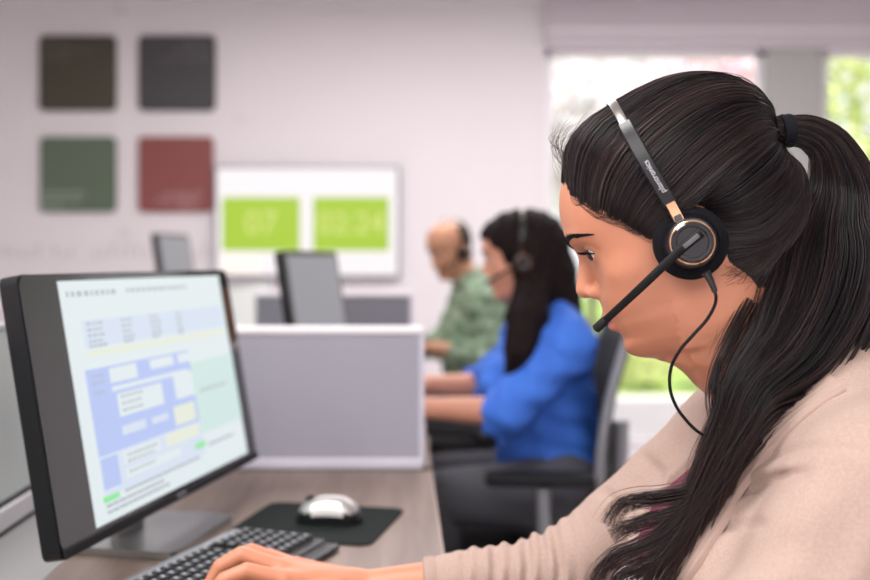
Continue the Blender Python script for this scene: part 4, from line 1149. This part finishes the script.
def colleague(label, hf, J, tone, shirt, trousers, h=.0045, bust=False, sleeve=.0, waist=.13):
    "J: joints in the world; sleeve: how far down the forearm the sleeve reaches (0 elbow .. 1 wrist)"
    fp = J['hip']; O = np.array([fp[0], fp[1], 0.])
    t = thing('person', label, 'person', tuple(O), 0)
    hl_ = lambda f, l, u: hf.wld(np.array([f, l, u])/1000)
    def torso(p, g=0.):
        nb, hip = J['neck'], J['hip']; ch = nb*.62+hip*.38+np.array([-.015, 0, 0])
        sp = (J['shL']-J['shR']); sp = sp/np.linalg.norm(sp)
        d = ell(p, ch, (.115, .155, .20))
        d = smin(d, rcone(p, J['shL']-sp*.02, J['shR']+sp*.02, .055, .055), .05)
        d = smin(d, rcone(p, nb+[0, 0, -.01], J['shL']-sp*.03, .05, .045), .05); d = smin(d, rcone(p, nb+[0, 0, -.01], J['shR']+sp*.03, .05, .045), .05)
        d = smin(d, rcone(p, ch+[.01, 0, -.08], hip+[0, 0, .05], waist, waist+.02), .06)
        if bust:
            for s in (-1, 1): d = smin(d, ell(p, ch+[-.085, s*.07, .0], (.07, .07, .07)), .04)
        return d-g
    def skin(p):
        d = head_d(hf.loc(p))*hf.s
        d = smin(d, chain(p, [hl_(-20, 0, -15), hl_(-24, 0, -72), J['neck']], [.054*hf.s, .053*hf.s, .060]), .02)
        d = smin(d, torso(p)+.012, .03)
        for s in 'LR':
            sh, el, wr = J['sh'+s], J['el'+s], J['wr'+s]
            a = np.minimum(rcone(p, sh, el, .043, .037), rcone(p, el, wr, .037, .025))
            fa = (wr-el)/np.linalg.norm(wr-el); fa = fa+np.array([-.5, 0, -.1])
            a = smin(a, simple_hand(p, wr, fa*[1, 1, .4], np.array([0, -1. if s == 'R' else 1., 0])), .012)
            d = smin(d, a, .02)
        return d
    pts = np.array([J[k] for k in J if k in ('neck', 'shL', 'shR', 'elL', 'elR', 'wrL', 'wrR')]+[hf.E])
    lo, hi = pts.min(0)-[.24, .17, .12], pts.max(0)+[.17, .17, .17]; lo[2] = J['hip'][2]
    v, f = surface(skin, lo, hi, h); mesh_np('body', v-O, f, tone, t)
    def shirt_d(p):
        d = torso(p, .012)
        for s in 'LR':
            sh, el, wr = J['sh'+s], J['el'+s], J['wr'+s]; end = el+(wr-el)*sleeve
            a = smin(rcone(p, sh, el, .062, .054), rcone(p, el, end, .052, .048), .03); fa = (wr-el)/np.linalg.norm(wr-el)
            a = np.maximum(a, (p-end.astype(np.float32))@fa.astype(np.float32)-.012)
            d = smin(d, a, .03)
        d = d-.006*np.sin(p[:, 0]*48+p[:, 2]*60+3*np.sin(p[:, 1]*16))*np.sin(p[:, 2]*34-p[:, 0]*20+2)
        d = smax(d, -chain(p, [hl_(-20, 0, -20), hl_(-24, 0, -72), J['neck']+[-.02, 0, .005]], [.056, .060, .070]), .006)
        return np.maximum(d, J['hip'][2]-.02-p[:, 2])
    v, f = surface(shirt_d, lo, hi, h*1.2); sh_ob = mesh_np('shirt', v-O, f, shirt, t)
    cl = chain  # collar
    ax = hl_(-22, 0, -60)-J['neck']; Rq = Vector((0, 0, 1)).rotation_difference(Vector(ax)).to_matrix().to_4x4()
    MB().lathe([(.066, .000), (.073, .006), (.072, .028), (.067, .034), (.063, .030), (.062, .004)], Matrix.Translation((J['neck']+ax*.18-O).tolist()) @ Rq, 32).build('collar', shirt, sh_ob, True)
    def legs(p):
        hip = J['hip']; d = rcone(p, hip+[0, -.07, .0], hip+[0, .07, .0], .125, .125)
        for s, k in ((-1, 'L'), (1, 'R')):
            kn, an = J['kn'+k], J['an'+k]
            d = smin(d, chain(p, [hip+[-.02, s*.09, 0], kn, an], [.092, .066, .045]), .03)
        return d
    q = np.array([J['hip'], J['knL'], J['knR'], J['anL'], J['anR']])
    v, f = surface(legs, q.min(0)-.24, q.max(0)+.24, .008); mesh_np('trousers', v-O, f, trousers, t)
    for k in 'LR':
        an = J['an'+k]
        v, f = surface(lambda p: smin(rcone(p, an+[.015, 0, -.03], an+[-.15, 0, -.048], .042, .030), rcone(p, an+[0, 0, .01], an+[0, 0, -.03], .05, .046), .02), an-[.22, .09, .09], an+[.09, .09, .09], .006)
        mesh_np('shoe', v-O, f, M['shoe'], t)
    for s in (1, -1):
        e = MB().sph(hf.wld(EYE*[1, s, 1]/1000)-O, .0122*hf.s, seg=16).build('eye', M['eye'], t, True)
        MB().sph(hf.wld((EYE+[9.5, 0, -2])*[1, s, 1]/1000)-O, .005*hf.s, seg=12).build('iris', M['iris'], e, True)
        u = np.linspace(0, 1, 10); z = np.stack([np.full(10, 120.), 10+40*u, 32+9*np.sin(u*2.5)-2*u], 1)
        for _ in range(60): z[:, 0] -= head_d((z/1000).astype(np.float32), False)*700
        MB().tube(hf.wld(z*[1, s, 1]/1000)-O, np.interp(u, [0, .2, 1], [.002, .003, .001]), 6).build('eyebrow', M['hairb'], t, True)
    return t, O, hl_

# woman in blue
BF = Frame((.312, 2.77, 1.152), 4, 6, .95)
JB = {'neck': (.375, 2.77, 1.015), 'shL': (.405, 2.605, .955), 'shR': (.385, 2.935, .955), 'elL': (.250, 2.56, .800), 'elR': (.225, 2.96, .815), 'wrL': (.065, 2.63, .800), 'wrR': (.072, 2.90, .825),
      'hip': (.385, 2.77, .575), 'knL': (.08, 2.67, .575), 'knR': (.08, 2.88, .575), 'anL': (.13, 2.67, .09), 'anR': (.13, 2.88, .09)}
JB = {k: np.array(x) for k, x in JB.items()}
bw, BO, bhl = colleague('woman in a blue shirt with long dark hair, seated at the middle desk', BF, JB, M['skin_b'], M['blue'], M['charcoal'], bust=True, sleeve=.16, waist=.105)
def bhair(p):
    q = (BF.loc(p)*1000).astype(np.float32)
    d = ell(q, (-2, 0, 54), (114, 87, 92))*.001*BF.s
    d = smax(d, -ell(q, (96, 0, -8), (66, 96, 84))*.001*BF.s, .012)           # open over the face
    m = chain(p, [bhl(-40, 0, 40), bhl(-58, 0, -40), P(556, 330, 2.76), P(552, 372, 2.74)], [.085, .085, .072, .045])
    d = smin(d, m, .03)
    n = chain(p, [bhl(-28, 66, 40), bhl(-26, 74, -40), P(528, 318, 2.62), P(520, 352, 2.58), P(508, 384, 2.58)], [.030, .040, .050, .040, .012])
    d = smin(d, n, .03)
    n = chain(p, [bhl(-25, -66, 40), bhl(-25, -74, -40), P(520, 320, 2.86), P(512, 352, 2.88)], [.030, .038, .042, .015])
    d = smin(d, n, .03)
    return d-.0025*np.sin(q[:, 0]*.16+.05*q[:, 2]+np.sin(q[:, 1]*.2))-.0015*np.sin(q[:, 1]*.35+q[:, 0]*.4)
v, f = surface(bhair, (.14, 2.48, .78), (.60, 3.02, 1.36), .005); mesh_np('hair', v-BO, f, M['brown_hair'], bw)
def push_b(r): return np.array(r)
headset(BF, 'black headset worn by the woman in blue', 'headsets worn', ear=(-4, 0), gap=.092, top=.150, lean=-.05, band_half=.097)
office_chair('black office chair with armrests, the woman in blue sits on it', .285, 2.77, math.radians(-3), .45, .67, 1.0)

# man in green
MF = Frame((.206, 4.2, 1.186), 14, -32, .97)
JM = {'neck': (.285, 4.2, 1.055), 'shL': (.335, 4.02, .995), 'shR': (.27, 4.37, .995), 'elL': (.345, 3.96, .80), 'elR': (.17, 4.43, .81), 'wrL': (.135, 3.99, .835), 'wrR': (.055, 4.25, .815),
      'hip': (.375, 4.2, .57), 'knL': (.0, 4.1, .56), 'knR': (.0, 4.32, .56), 'anL': (.06, 4.1, .09), 'anR': (.06, 4.32, .09)}
JM = {k: np.array(x) for k, x in JM.items()}
gm_, GO, ghl = colleague('balding man in a green patterned shirt, seated furthest back', MF, JM, M['skin_m'], M['green'], M['navy'], sleeve=.72, waist=.14)
def ghair(p):
    q = (MF.loc(p)*1000).astype(np.float32)
    d = np.maximum(head_d(MF.loc(p))-.004, -1)
    e = ell(q, (-56, 0, 48), (64, 96, 88))*.001
    return np.maximum(d, e)
v, f = surface(ghair, MF.E-.16, MF.E+.18, .004); mesh_np('hair', v-GO, f, M['short_hair'], gm_)
headset(MF, 'black headset worn by the man in green', 'headsets worn', ear=(-2, 2), gap=.083, top=.141, lean=-.02, band_half=.086)
office_chair('black office chair at the furthest desk, the man in green sits on it', .36, 4.2, math.radians(4), .45, .70, .98)
